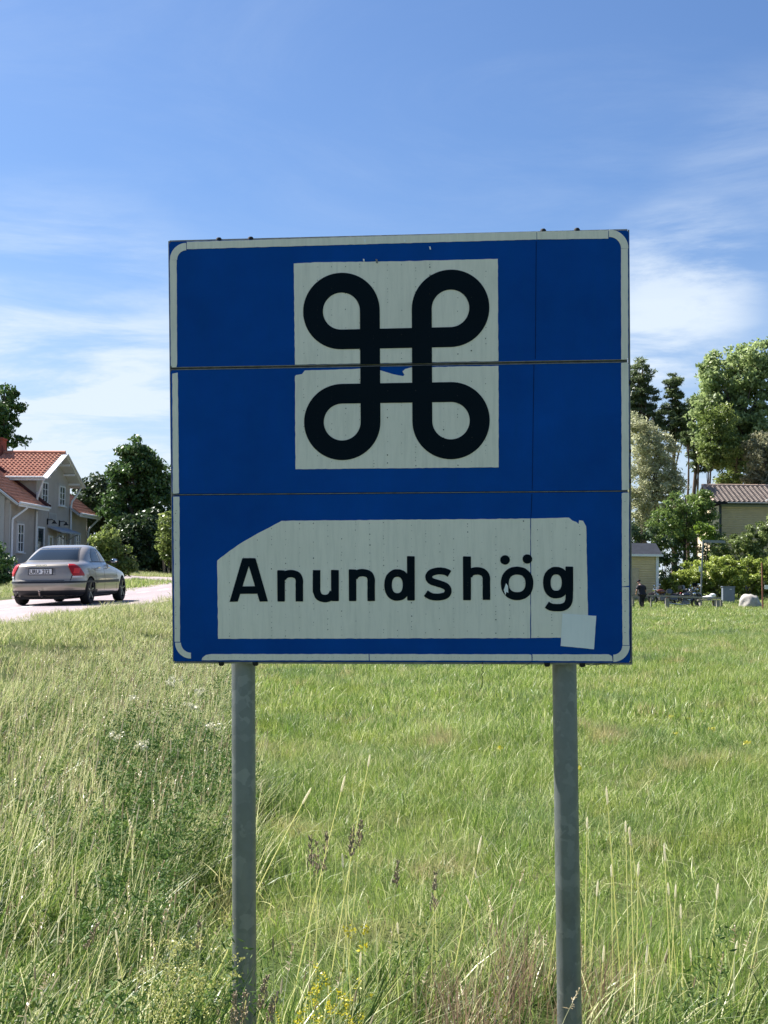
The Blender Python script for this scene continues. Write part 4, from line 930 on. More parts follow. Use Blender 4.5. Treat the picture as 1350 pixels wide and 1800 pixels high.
b = MB(); F = [(i*nn+j, i*nn+(j+1) % nn, (i+1)*nn+(j+1) % nn, (i+1)*nn+j) for i in range(len(zz)-1) for j in range(nn)]
V.append((2.2, 0, .17)); V.append((2.08, 0, 1.432)); q = len(V)
F += [(q-2, (j+1) % nn, j) for j in range(nn)] + [(q-1, (len(zz)-1)*nn+j, (len(zz)-1)*nn+(j+1) % nn) for j in range(nn)]
b.add(V, F); tmp = bpy.data.objects.new('body', b.mesh('body', [Mc_paint, Mc_blk])); COL.objects.link(tmp)
cut = MB()
for wx in (1.0, 3.72):
    for sy_ in (-1, 1): cut.lathe([(0, -.28), (.352, -.28), (.352, .28), (0, .28)], Matrix.Translation((wx, sy_*.86, .315)) @ Matrix.Rotation(math.pi/2, 4, 'X'), 40)
cut_o = bpy.data.objects.new('wheel_arch_cut', cut.mesh('wheel_arch_cut', [Mc_blk])); COL.objects.link(cut_o)
md = tmp.modifiers.new('b', 'BOOLEAN'); md.object = cut_o; md.operation = 'DIFFERENCE'; md.solver = 'EXACT'
try: md.material_mode = 'TRANSFER'
except Exception: pass
bpy.context.view_layer.update(); dg = bpy.context.evaluated_depsgraph_get()
me = bpy.data.meshes.new_from_object(tmp.evaluated_get(dg)); me.name = 'car_body'
bpy.data.objects.remove(tmp); bpy.data.objects.remove(cut_o)
me.polygons.foreach_set('use_smooth', np.ones(len(me.polygons), bool)); me.set_sharp_from_angle(angle=math.radians(38))
inst('body', me, car)
def patch(name, z0, z1, sa, sb, m, off=.006, nz_=8, ns=12, both=False, side=1, edge=True):
    """surface patch between two heights, sa(z)..sb(z) round the outline, standing a few mm proud"""
    g_ = MB(); V = []; 
    for o_ in (off, -.01):
        for i in range(nz_+1):
            z = z0+(z1-z0)*i/nz_; a = sa(z) if callable(sa) else sa; c = sb(z) if callable(sb) else sb
            for j in range(ns+1):
                s_ = a+(c-a)*j/ns; x, y, _ = outline(z, abs(s_), o_); V.append((x, (y if s_ >= 0 else -y)*side, z))
    k = ns+1; F = [(i*k+j, i*k+j+1, (i+1)*k+j+1, (i+1)*k+j) for i in range(nz_) for j in range(ns)]; B = (nz_+1)*k
    rim = [(0, j) for j in range(k)] + [(i, ns) for i in range(1, nz_+1)] + [(nz_, j) for j in range(ns-1, -1, -1)] + [(i, 0) for i in range(nz_-1, 0, -1)]
    rr_ = [i*k+j for i, j in rim]; F += [(rr_[i], rr_[(i+1) % len(rr_)], B+rr_[(i+1) % len(rr_)], B+rr_[i]) for i in range(len(rr_))]
    g_.add(V, F); return g_.obj(name, m, car, True)
# bumpers, mouldings, glass
patch('rear_valance', .175, .345, -.80, .80, Mc_blk, .006, 6, 50); patch('bumper_strip', .515, .56, -.82, .82, Mc_blk, .010, 3, 50)
for sd_ in (1, -1):
    patch('side_moulding', .50, .565, lambda z: s_of_x(z, 1.42), lambda z: s_of_x(z, 3.30), Mc_blk, .012, 2, 16, side=sd_)
    patch('sill', .19, .27, lambda z: s_of_x(z, 1.4), lambda z: s_of_x(z, 3.3), Mc_blk, .006, 2, 12, side=sd_)
patch('rear_window_seal', 1.012, 1.362, lambda z: -s_of_y(z, .635-.46*(z-1.03)), lambda z: s_of_y(z, .635-.46*(z-1.03)), Mc_blk, .003, 8, 24)
def sw_(z): return s_of_y(z, .61-.48*(z-1.03))
patch('rear_window', 1.03, 1.345, lambda z: -sw_(z), sw_, Mc_glass, .005, 8, 24)
patch('windscreen', 1.06, 1.36, lambda z: 2-sw_(z)*.92, lambda z: 2.0, Mc_glass, .005, 8, 12); patch('windscreen', 1.06, 1.36, lambda z: 2-sw_(z)*.92, lambda z: 2.0, Mc_glass, .005, 8, 12, side=-1)
for sd_ in (1, -1):
    patch('side_window', 1.015, 1.335, lambda z: s_of_x(z, 1.45+.10*((z-1.10)/.16)**2+.34*(z-1.015)), lambda z: s_of_x(z, 2.05-.03*(z-1.0)), Mc_glass, .006, 10, 12, side=sd_)
    patch('side_window', 1.015, 1.335, lambda z: s_of_x(z, 2.13-.03*(z-1.0)), lambda z: s_of_x(z, 2.95-1.32*(z-1.015)), Mc_glass, .006, 10, 12, side=sd_)
    patch('window_seal', 1.000, 1.014, lambda z: s_of_x(z, 1.30), lambda z: s_of_x(z, 3.0), Mc_blk, .008, 1, 14, side=sd_)
    for xx_ in (1.36, 2.09, 3.14):
        patch('door_gap', .27, .99, lambda z, xx_=xx_: s_of_x(z, xx_+(.22*max(0, .62-z) if xx_ < 1.5 else 0)), lambda z, xx_=xx_: s_of_x(z, xx_+.010+(.22*max(0, .62-z) if xx_ < 1.5 else 0)), Mc_blk, .0015, 14, 1, side=sd_)
    # tail lamp: wraps round the corner, inner edge leaning inwards towards the top
    patch('tail_lamp', .680, .962, lambda z: s_of_y(z, .575+.12*(.945-z)/.25), lambda z: s_of_x(z, .60-1.1*max(0, z-.70)**1.2), Mc_red, .013, 10, 16, side=sd_)
    patch('tail_lamp_reflector', .74, .86, lambda z: s_of_y(z, .70), lambda z: s_of_y(z, .79), Mc_red2, .018, 4, 5, side=sd_)
    patch('reversing_lamp', .640, .677, lambda z: s_of_y(z, .69), lambda z: s_of_x(z, .50), Mc_clr, .011, 2, 12, side=sd_)
patch('boot_gap', .57, .582, -.34, .34, Mc_blk, .003, 1, 24)
for sd_ in (1, -1): patch('boot_gap', .58, .70, lambda z: s_of_y(z, .655-.10*(z-.58)/.12*-.3), lambda z: s_of_y(z, .668-.10*(z-.58)/.12*-.3), Mc_blk, .002, 6, 1, side=sd_)
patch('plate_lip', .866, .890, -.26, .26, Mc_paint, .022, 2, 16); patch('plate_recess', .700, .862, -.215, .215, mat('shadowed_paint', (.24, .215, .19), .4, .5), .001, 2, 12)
MB().box((.062, .02, .782), (.012, .54, .126)).obj('number_plate', Mc_plate, car, bevel=.004)
MB().box((.066, .02, .782), (.012, .57, .150)).obj('plate_frame', Mc_blk, car)
def text_mesh(txt, size, m, depth=.002):
    cu = bpy.data.curves.new('lettering', 'FONT'); cu.body = txt; cu.size = size; cu.extrude = depth; cu.offset = size*.025; cu.align_x = 'CENTER'; cu.align_y = 'CENTER'
    o = bpy.data.objects.new('lettering', cu); COL.objects.link(o); bpy.context.view_layer.update()
    me = bpy.data.meshes.new_from_object(o.evaluated_get(bpy.context.evaluated_depsgraph_get())); bpy.data.objects.remove(o); me.materials.clear(); me.materials.append(m); return me
RT = Matrix(((0, 0, -1, 0), (-1, 0, 0, 0), (0, 1, 0, 0), (0, 0, 0, 1)))
for t_, yy_ in (('URU', .145), ('232', -.125)):
    mm_ = text_mesh(t_, .128, Mc_blk); inst('plate_lettering', mm_, car, Matrix.Translation((.0545, .02+yy_-.005, .778)) @ RT @ Matrix.Diagonal((.92, 1, 1, 1)))
MB().box((.0545, .035, .782), (.004, .035, .05)).obj('plate_sticker', mat('sticker_blue_grey', (.22, .26, .34), .5), car)
inst('badge', text_mesh('VOLVO', .05, Mc_chr), car, Matrix.Translation((.093, .01, .925)) @ RT @ Matrix.Diagonal((1.6, 1, 1, 1)))
wheel_prof = [(.20, -.10), (.24, -.105), (.30, -.10), (.318, -.07), (.320, 0), (.318, .07), (.30, .10), (.24, .105), (.20, .10)]
ty = MB().lathe(wheel_prof, n=40, closed=True).mesh('tyre', Mc_tyre, True)
rb = MB(); rb.lathe([(.205, .085), (.215, .10), (.222, .095), (.205, .02), (.205, -.09)], n=36)
rb.lathe([(0, .075), (.035, .075), (.045, .055), (.045, .02)], n=16)
for i in range(5):
    a = 2*math.pi*i/5+.3; d = Vector((math.cos(a), math.sin(a), 0)); rb.bar(d*.03+Vector((0, 0, .055)), d*.209+Vector((0, 0, .07)), .028, .065, up=(0, 0, 1))
rme = rb.mesh('rim', Mc_rim, True); bd = MB().lathe([(0, -.02), (.204, -.02), (.204, -.04), (0, -.04)], n=24).mesh('brake_disc', Mc_blk)
for wx in (1.0, 3.72):
    for sy_ in (-1, 1):
        W_ = bpy.data.objects.new('wheel', ty); link(W_, car); W_.matrix_local = Matrix.Translation((wx, sy_*.79, .318)) @ Matrix.Rotation(math.pi/2*(1 if sy_ < 0 else -1), 4, 'X')
        inst('rim', rme, W_); inst('brake_disc', bd, W_)
for sy_ in (-1, 1):
    b = MB(); b.ell((2.93, sy_*.90, 1.03), (.06, .10, .06), 14, 10); b.obj('door_mirror', Mc_blk, car, True)
    MB().ell((2.868, sy_*.905, 1.03), (.012, .085, .055), 14, 8).obj('mirror_glass', Mc_chr, car, True)
    MB().bar((2.95, sy_*.72, 1.0), (2.94, sy_*.84, 1.0), .06, .04).obj('mirror_arm', Mc_blk, car)
    for hx in (1.62, 2.42): MB().box((hx, sy_*.90, .86), (.20, .03, .028)).obj('door_handle', Mc_paint, car, bevel=.008)
MB().tube([(.02, .66, .20), (.35, .66, .21)], .035, 12).obj('exhaust_pipe', Mc_chr, car, True)
b = MB(); b.box((.8, 0, .20), (1.2, 1.1, .12)); b.box((2.3, 0, .19), (2.6, 1.2, .08)); b.ell((.95, .0, .22), (.2, .5, .10)); b.obj('underbody', Mc_tyre, car)
b = MB(); b.tube([(.10, .0, .20), (-.06, .0, .24), (-.09, 0, .30)], .018, 8); b.ell((-.09, 0, .335), (.027, .027, .03)); b.obj('tow_hook', mat('tow_ball', (.35, .28, .25), .4, .6), car, True)

# ------------------------------------------------------------------ barrier, man, motorcycles, cabinet, boulder, poles
M_wood = mat('weathered_wood', (.30, .275, .235), .85, var=.25, scale=6, bump=.3, stretch=(.3, 3, 3))
def gpt(px, py, Y): p = at(px, py, Y); return Vector((p.x, Y, float(gz(p.x, Y))))
YB = 75.0; B0 = gpt(1173, 1075, YB)
bar_ = empty('wooden_barrier', Matrix.Translation(B0), 'long grey wooden rail barrier between the meadow and motorcycles', 'barrier')
ra = at(1104, 1045.5, YB+.3)-B0; rb_ = at(1268, 1052, YB-.5)-B0
MB().bar(ra, rb_, .10, .16, up=(0, 1, 0)).obj('rail', M_wood, bar_, bevel=.01)
for px, wd, Yp in ((1113, .12, YB+.3), (1144.5, .07, YB+.1), (1173, .22, YB), (1262.5, .20, YB-.45), (1268, .13, YB-.2)):
    t_ = (px-1104)/164; zt = (ra+(rb_-ra)*t_).z-.09; p_ = at(px, 1060, Yp)-B0; zg_ = float(gz(p_.x+B0.x, Yp))-B0.z
    MB().box((p_.x, p_.y+.02, (zt+zg_-.3)/2), (wd, .14, zt-zg_+.3)).obj('post', M_wood, bar_, bevel=.01)

def skin(verts, edges, radii, sub=2, root=0):
    me = bpy.data.meshes.new('skin'); me.from_pydata(verts, edges, []); o = bpy.data.objects.new('skin', me); COL.objects.link(o)
    md = o.modifiers.new('s', 'SKIN'); md.branch_smoothing = .6; md.use_smooth_shade = True
    for i, r in enumerate(radii):
        rr = r if isinstance(r, tuple) else (r, r); me.skin_vertices[0].data[i].radius = rr
    me.skin_vertices[0].data[root].use_root = True
    m2 = o.modifiers.new('u', 'SUBSURF'); m2.levels = sub; m2.render_levels = sub
    bpy.context.view_layer.update(); m_ = bpy.data.meshes.new_from_object(o.evaluated_get(bpy.context.evaluated_depsgraph_get()))
    bpy.data.objects.remove(o); m_.polygons.foreach_set('use_smooth', np.ones(len(m_.polygons), bool)); return m_
M_skin = mat('skin', (.45, .25, .18), .55, var=.05); M_shirt = mat('black_shirt', (.022, .020, .026), .85, var=.2); M_trou = mat('dark_trousers', (.014, .015, .022), .85, var=.2)
mp_ = gpt(1129, 1071, 74.3)
man = empty('person', Matrix.Translation(mp_) @ Matrix.Rotation(math.radians(25), 4, 'Z') @ Matrix.Scale(.98, 4), 'person in black cap, black T-shirt and dark trousers leaning by the barrier, head bowed', 'person')
# faces away (+y), head bowed to the left
bv = [(0, 0, .95), (0, .02, 1.12), (0, .07, 1.32), (0, .13, 1.46), (-.03, .20, 1.54), (-.05, .25, 1.62), (-.055, .28, 1.70),
      (-.21, .12, 1.42), (-.33, .08, 1.16), (-.22, .28, 1.02), (-.17, .33, .99), (.21, .12, 1.42), (.31, .06, 1.15), (.22, .24, .98), (.17, .30, .96),
      (-.10, 0, .90), (-.12, .03, .50), (-.11, -.04, .10), (-.12, .10, .04), (.10, 0, .90), (.08, .06, .50), (.04, .0, .10), (.04, .14, .04)]
be = [(0, 1), (1, 2), (2, 3), (3, 4), (4, 5), (5, 6), (3, 7), (7, 8), (8, 9), (9, 10), (3, 11), (11, 12), (12, 13), (13, 14), (0, 15), (15, 16), (16, 17), (17, 18), (0, 19), (19, 20), (20, 21), (21, 22)]
br = [.15, .145, .165, .12, .058, .09, .085, .065, .046, .036, .028, .065, .046, .036, .028, .105, .062, .045, .04, .105, .062, .045, .04]
sm_ = skin(bv, be, br); sm_.materials.append(M_skin); inst('body', sm_, man)
tv = [bv[i] for i in (0, 1, 2, 3, 7, 11)]; tm = skin([(0, 0, .80), (0, 0, .95), (0, .02, 1.12), (0, .07, 1.30), (0, .13, 1.45), (-.015, .165, 1.51), (-.21, .12, 1.42), (-.31, .09, 1.22), (.21, .12, 1.42), (.295, .07, 1.21)], [(0, 1), (1, 2), (2, 3), (3, 4), (4, 5), (4, 6), (6, 7), (4, 8), (8, 9)], [.20, .205, .20, .215, .17, .085, .115, .085, .115, .085], root=2); tm.materials.append(M_shirt); inst('t_shirt', tm, man)
tr_ = skin([(0, 0, .97), (-.10, 0, .86), (-.12, .03, .50), (-.11, -.04, .12), (.10, 0, .86), (.08, .06, .50), (.04, 0, .12)], [(0, 1), (1, 2), (2, 3), (0, 4), (4, 5), (5, 6)], [.155, .13, .085, .068, .13, .085, .068]); tr_.materials.append(M_trou); inst('trousers', tr_, man)
for (x, y) in ((-.12, .02), (.04, .06)): MB().ell((x, y, .05), (.055, .15, .06)).obj('shoe', Mc_tyre, man, True)
Rh = Matrix.Rotation(math.radians(-28), 3, 'X')
b = MB(); b.ell((-.055, .265, 1.735), (.095, .115, .075), 14, 8, R=Rh); b.box((-.06, .37, 1.665), (.13, .12, .015), Rh); b.obj('cap', M_shirt, man, True)
b = MB(); b.ell((-.05, .35, 1.625), (.015, .02, .025)); b.ell((-.14, .25, 1.64), (.012, .02, .03)); b.ell((.03, .25, 1.64), (.012, .02, .03)); b.obj('ears_and_nose', M_skin, man, True)
for sx_, hx, hy, hz in ((-1, -.17, .33, .99), (1, .17, .30, .96)):
    b = MB(); b.ell((hx, hy+.02, hz-.01), (.04, .05, .025)); 
    for i in range(4): x = hx-.028+.019*i; b.tube([(x, hy+.05, hz-.01), (x-.004*sx_, hy+.09, hz-.02), (x-.006*sx_, hy+.115-.006*abs(i-1.5), hz-.045)], [.0095, .0085, .006], 6)
    b.tube([(hx-.03*sx_, hy+.01, hz), (hx-.06*sx_, hy+.04, hz-.01), (hx-.06*sx_, hy+.065, hz-.02)], [.011, .0095, .007], 6); b.obj('hand', M_skin, man, True)

M_mb = mat('motorcycle_black', (.014, .016, .022), .25, spec=.7, coat=.6); M_mb2 = mat('motorcycle_red_brown', (.12, .035, .02), .3, coat=.6); M_leather = mat('black_leather', (.018, .017, .017), .6)
M_dim = mat('dull_engine_metal', (.16, .155, .15), .4, .7)
def motorcycle(loc, rot, tank, label, screen=False, cases=False, lean=6):
    o = empty('motorcycle', Matrix.Translation(loc) @ Matrix.Rotation(rot, 4, 'Z') @ Matrix.Rotation(math.radians(-lean), 4, 'X'), label, 'motorcycle', 'motorcycles parked behind the barrier')
    RX = Matrix.Rotation(math.pi/2, 4, 'X')
    for wx, r in ((-.74, .31), (.80, .32)):
        b = MB(); b.lathe([(r-.09, -.04), (r-.04, -.065), (r, -.02), (r, .02), (r-.04, .065), (r-.09, .04)], Matrix.Translation((wx, 0, r)) @ RX, 28, closed=True); w_ = b.obj('wheel', Mc_tyre, o, True)
        b = MB(); b.lathe([(r-.10, -.03), (r-.085, -.03), (r-.085, .03), (r-.10, .03)], Matrix.Translation((wx, 0, r)) @ RX, 24, closed=True); b.lathe([(0, -.06), (.05, -.06), (.05, .06), (0, .06)], Matrix.Translation((wx, 0, r)) @ RX, 12)
        for i in range(8): a = math.pi*2*i/8; b.tube([(wx, 0, r), (wx+math.cos(a)*(r-.09), 0, r+math.sin(a)*(r-.09))], .008, 4)
        b.obj('rim', M_dim, w_, True)
        b = MB(); b.lathe([(.13, .05), (.13, .06), (.05, .06), (.05, .05)], Matrix.Translation((wx, 0, r)) @ RX, 20, closed=True); b.obj('brake_disc', M_dim, w_, True)
        b = MB(); A0, A1 = (20, 150) if wx > 0 else (30, 185); rr = r+.035; pts = [(wx+rr*math.cos(math.radians(A0+(A1-A0)*i/8)), 0, r+rr*math.sin(math.radians(A0+(A1-A0)*i/8))) for i in range(9)]
        for i in range(8): b.bar(pts[i], pts[i+1], .13, .02, up=(0, 1, 0))
        b.obj('mudguard', tank, o)
    for s in (-.09, .09): MB().tube([(.80, s, .32), (.52, s, .95)], .026, 8).obj('fork', M_dim, o, True)
    b = MB(); b.ell((.22, 0, .80), (.30, .16, .15), 16, 10); b.obj('fuel_tank', tank, o, True)
    b = MB(); b.ell((-.18, 0, .74), (.26, .16, .07)); b.ell((-.50, 0, .80), (.22, .13, .08)); b.ell((-.34, 0, .86), (.05, .12, .09)); b.obj('saddle', M_leather, o, True)
    b = MB(); b.box((.12, 0, .36), (.46, .28, .22)); 
    for s, tx in ((.18, .22), (-.12, -.02)):
        a = Vector((.08, 0, .44)); e = a+Vector((s*.9, 0, .24)); 
        for k in range(6): p = a+(e-a)*(k/6+.1); b.lathe([(0, -.012), (.10, -.012), (.10, .012), (0, .012)], Matrix.Translation(p) @ Vector((s*.9, 0, .24)).to_track_quat('Z', 'Y').to_matrix().to_4x4(), 12)
    b.lathe([(0, -.18), (.10, -.17), (.10, .17), (0, .18)], Matrix.Translation((.0, 0, .34)) @ RX, 16); b.obj('engine', M_dim, o, True)
    b = MB(); b.tube([(.62, 0, .86), (.25, 0, .66), (-.30, 0, .62), (-.55, 0, .62)], .03, 8); b.tube([(.58, 0, .75), (.42, 0, .26), (-.05, 0, .24), (-.30, 0, .45), (-.74, .09, .31)], .024, 8); b.tube([(-.30, 0, .45), (-.74, -.09, .31)], .024, 8); b.obj('frame', M_mb, o, True)
    for s in (-.15,): MB().tube([(.32, s, .50), (.40, s, .30), (.1, s*1.1, .24), (-.35, s*1.2, .24), (-.95, s*1.2, .30)], [.022, .022, .024, .042, .045], 10).obj('exhaust', Mc_chr, o, True)
    b = MB(); b.tube([(.40, .38, 1.02), (.48, .24, 1.06), (.54, .06, 1.0), (.54, -.06, 1.0), (.48, -.24, 1.06), (.40, -.38, 1.02)], .014, 8); b.obj('handlebar', M_dim, o, True)
    for s in (-.30, .30): MB().tube([(.46, s, 1.06), (.47, s*1.1, 1.17)], .006, 5).tube([(.47, s*1.1-.05, 1.19), (.47, s*1.1+.05, 1.19)], .035, 8).obj('mirror', Mc_chr, o, True)
    MB().lathe([(0, .10), (.085, .09), (.09, .05), (.06, -.06), (0, -.10)], Matrix.Translation((.66, 0, .90)) @ Matrix.Rotation(math.pi/2, 4, 'Y'), 16).obj('headlight', Mc_chr, o, True)
    MB().ell((-.96, 0, .66), (.03, .06, .04)).obj('tail_light', Mc_red, o, True)
    MB().tube([(.0, .16, .22), (-.02, .30, .0)], .012, 6).obj('side_stand', M_dim, o)
    if screen:
        b = MB(); b.add([(.64, -.20, .98), (.64, .20, .98), (.52, .18, 1.30), (.52, -.18, 1.30), (.66, 0, .98), (.56, 0, 1.33)], [(0, 4, 5, 3), (4, 1, 2, 5)]); b.add([(.632, -.20, .98), (.632, .20, .98), (.512, .18, 1.30), (.512, -.18, 1.30), (.652, 0, .98), (.552, 0, 1.33)], [(0, 3, 5, 4), (4, 5, 2, 1)]); b.obj('windscreen', Mc_glass, o)
    if cases:
        for s in (-.26, .26): MB().box((-.62, s, .62), (.46, .18, .30)).obj('pannier', M_mb, o, bevel=.04)
        MB().box((-.82, 0, 1.0), (.30, .38, .28)).obj('top_case', M_mb, o, bevel=.05)
    return o
def bike(px, py, Y, rot, *a, **k): return motorcycle(gpt(px, py, Y), math.radians(rot), *a, **k)
bike(1201, 1072, 77.2, 4, M_mb, 'black motorcycle nearest the bench, its whole front wheel showing', cases=True)
bike(1168, 1066, 79.5, 200, M_mb2, 'low motorcycle with chrome headlight, leftmost behind the wooden barrier', lean=-6)
bike(1215, 1064, 80.6, 40, M_mb, 'black motorcycle with tall windscreen, farthest back by the lamp pole', screen=True, cases=True)
# bench with a white bag
b0 = gpt(1243, 1074, 77.0); bench = empty('bench', Matrix.Translation(b0) @ Matrix.Rotation(.1, 4, 'Z'), 'weathered grey bench at the right end of the wooden barrier', 'bench')
for s in (-.42, .42): MB().box((s, 0, .25), (.12, .40, .5)).obj('leg', M_wood, bench, bevel=.01)
for j in range(4): MB().box((0, -.17+.115*j, .53), (1.15, .10, .05)).obj('slat', M_wood, bench, bevel=.006)
M_whiteb = mat('white_cloth', (.78, .78, .76), .7)
b = MB(); b.ell((0, 0, .13), (.30, .18, .13), 14, 8); b.ell((.22, .02, .26), (.20, .14, .12), 14, 8); b.ell((-.24, 0, .12), (.20, .14, .09), 12, 8); bag = b.mesh('white_bag', M_whiteb, True)
bg_ = link(bpy.data.objects.new('bag', bag)); bg_.matrix_world = Matrix.Translation(b0+Vector((.12, 0, .55))); tag(bg_, 'white bag lying on the grey bench behind the barrier end', 'bag')
# utility cabinet
c0 = gpt(1281.5, 1067, 80.0); cab = empty('utility_cabinet', Matrix.Translation(c0), 'grey utility cabinet standing in front of the hedge left of the boulder', 'cabinet')
M_cab = mat('grey_cabinet', (.16, .19, .23), .6, var=.08, scale=3); hz = at(1281, 1032, 80).z-c0.z
MB().box((0, .2, hz/2), (.72, .4, hz-.02)).obj('housing', M_cab, cab, bevel=.012); MB().box((0, .2, hz+.02), (.80, .48, .06)).obj('lid', M_cab, cab, bevel=.01); MB().box((0, .2, .06), (.78, .46, .14)).obj('plinth', mat('pale_plinth', (.33, .36, .40), .7), cab)
MB().box((0, -.008, hz*.55), (.64, .016, hz*.75)).obj('door', M_cab, cab, bevel=.005); MB().box((.1, -.022, hz*.88), (.13, .01, .05)).obj('label_plate', mat('pale_label', (.6, .6, .58), .5), cab)
# boulder
r0 = gpt(1318, 1078, 78.0); bm = bmesh.new(); bmesh.ops.create_icosphere(bm, subdivisions=4, radius=1)
from mathutils import noise
for v in bm.verts:
    p = v.co.copy(); d = noise.fractal(p*1.1+Vector((3, 1, 7)), 1.0, 2.0, 4)*.20; v.co = Vector((p.x*.66*(1+d), p.y*.55*(1+d), max(-.15, p.z*.74*(1+d*.8)+.05)))
    if p.x < -.1: v.co.x *= 1.05
me = bpy.data.meshes.new('boulder'); bm.to_mesh(me); bm.free(); me.materials.append(mat('granite', (.40, .37, .33), .9, var=.25, scale=7, dirt=(.22, .20, .18), dscale=3, bump=.5, bscale=12)); me.polygons.foreach_set('use_smooth', np.ones(len(me.polygons), bool))
bo = link(bpy.data.objects.new('boulder', me)); bo.matrix_world = Matrix.Translation(r0+Vector((.05, 0, .05))); tag(bo, 'rounded pale granite boulder on the grass by the rusty pole', 'boulder')
# rusty pole with a small white plate
q0 = gpt(1341, 1085, 73.0); pl = empty('rusty_pole', Matrix.Translation(q0), 'thin rusty brown pole near the right edge with a small white plate', 'pole'); hz = at(1339.5, 989, 73).z-q0.z
MB().tube([(0, 0, -.2), (-.04, 0, hz)], .042, 10).obj('post', mat('rusty_steel', (.25, .10, .065), .8, var=.3, scale=12), pl, True)
zq = at(1348, 1032, 73).z-q0.z; MB().box((.24, 0, zq), (.26, .02, .24)).obj('plate', M_whiteb, pl); MB().bar((0, 0, zq), (.14, .012, zq), .02).obj('arm', M_alu, pl)
# grey pole with flat arm
YL = 82.0; q0 = gpt(1231, 1056, YL); lp = empty('bracket_signpost', Matrix.Translation(q0), 'slightly leaning grey pole with a flat blank blade sticking out to the right', 'signpost')
tp_ = at(1236, 949, YL)-q0; MB().tube([(0, 0, -.2), tp_], .055, 10).obj('post', M_galv, lp, True)
a_ = at(1238, 951.5, YL)-q0; c_ = at(1275, 952.5, YL)-q0; MB().bar(a_, c_, .17, .06, up=(0, 1, 0)).obj('blade', M_galv, lp, bevel=.01)
zz_ = at(1230, 1000, YL)-q0; MB().box((zz_.x-.02, -.08, zz_.z), (.10, .04, .36)).obj('plate', mat('pale_blue_plate', (.50, .58, .60), .5), lp); zz_ = at(1230.5, 1030, YL)-q0; MB().ell((zz_.x, -.08, zz_.z), (.07, .04, .07)).obj('reflector', M_whiteb, lp, True)

# ------------------------------------------------------------------ grass
G_field = leaf_mat('meadow_grass', [(.056, .118, .018), (.168, .268, .046), (.34, .42, .105), (.68, .66, .36)], 0.42, nscale=.6, nmix=.34, rough=.45, spec=.5,
                   patch=[((.50, .42, .22), 1.1, .56, .66, .9), ((.125, .21, .10), .33, .52, .68, .65), ((.34, .37, .06), 1.6, .52, .72, .6), ((.05, .09, .02), 2.6, .60, .72, .7)])
G_tall = leaf_mat('tall_grass', [(.030, .070, .015), (.115, .195, .034), (.33, .39, .10), (.82, .79, .48)], .42, nscale=.9, nmix=.32, rough=.4, spec=.6,
                  patch=[((.42, .38, .20), .55, .58, .72, .45), ((.07, .16, .03), .8, .55, .70, .55)])
G_verge = leaf_mat('verge_grass', [(0.097, 0.167, 0.036), (0.211, 0.284, 0.073), (0.406, 0.434, 0.162), (0.680, 0.634, 0.356)], 0.42, nscale=.7, nmix=.25, rough=.5, spec=.4,
                   patch=[((.38, .33, .20), .8, .52, .68, .8)])
G_straw = leaf_mat('dry_stalk', [(.55, .55, .22), (.70, .68, .34), (.85, .80, .52)], .45, nmix=.1, rough=.5, spec=.4)
G_seed = leaf_mat('seed_head', [(.26, .20, .11), (.34, .27, .15), (.60, .53, .36)], .25, nmix=.1)
def blades(n, R, h0, h1, wd, lean, seed, tint=(.45, .2), straw=.1, wind=(.15, -.05), square=True, segs=3, droop=.5):
    r = np.random.default_rng(seed)
    if square: p = r.uniform(-R, R, (n, 2))
    else:
        a = r.random(n)*2*np.pi; q = np.sqrt(r.random(n))*R; p = np.stack([q*np.cos(a), q*np.sin(a)], 1)
    h = r.uniform(h0, h1, n); a = r.random(n)*2*np.pi; dx = np.cos(a)*lean*np.abs(r.normal(size=n))+wind[0]; dy = np.sin(a)*lean*np.abs(r.normal(size=n))+wind[1]
    w_ = wd*(.6+.8*r.random(n)); fa = r.random(n)*np.pi; sx = np.cos(fa)*w_/2; sy_ = np.sin(fa)*w_/2
    V = []; ts = np.linspace(0, 1, segs+1)
    for i, t in enumerate(ts):
        ox = p[:, 0]+dx*h*t**1.7; oy = p[:, 1]+dy*h*t**1.7; m2 = np.minimum((dx*dx+dy*dy), 2.2); oz = h*(t-droop*.5*m2*t**2.4)-.01
        k = (1-t**2)*(.65+.7*t*(1-t)*2) if i < segs else 0
        if i < segs: V += [np.stack([ox-sx*k, oy-sy_*k, oz], 1), np.stack([ox+sx*k, oy+sy_*k, oz], 1)]
        else: V += [np.stack([ox, oy, oz], 1)]
    m_ = len(V); V = np.stack(V, 1).reshape(-1, 3); F = []
    for i in range(segs-1): F += [(2*i, 2*i+1, 2*i+3), (2*i, 2*i+3, 2*i+2)]
    F += [(2*segs-2, 2*segs-1, 2*segs)]
    F = (np.array(F)[None]+np.arange(n)[:, None, None]*m_).reshape(-1, 3)
    t = np.clip(tint[0]+r.normal(size=n)*tint[1], 0, .85); t = np.where(r.random(n) < straw, r.uniform(.85, 1.1, n), t)
    return V, F, np.repeat(t, m_)
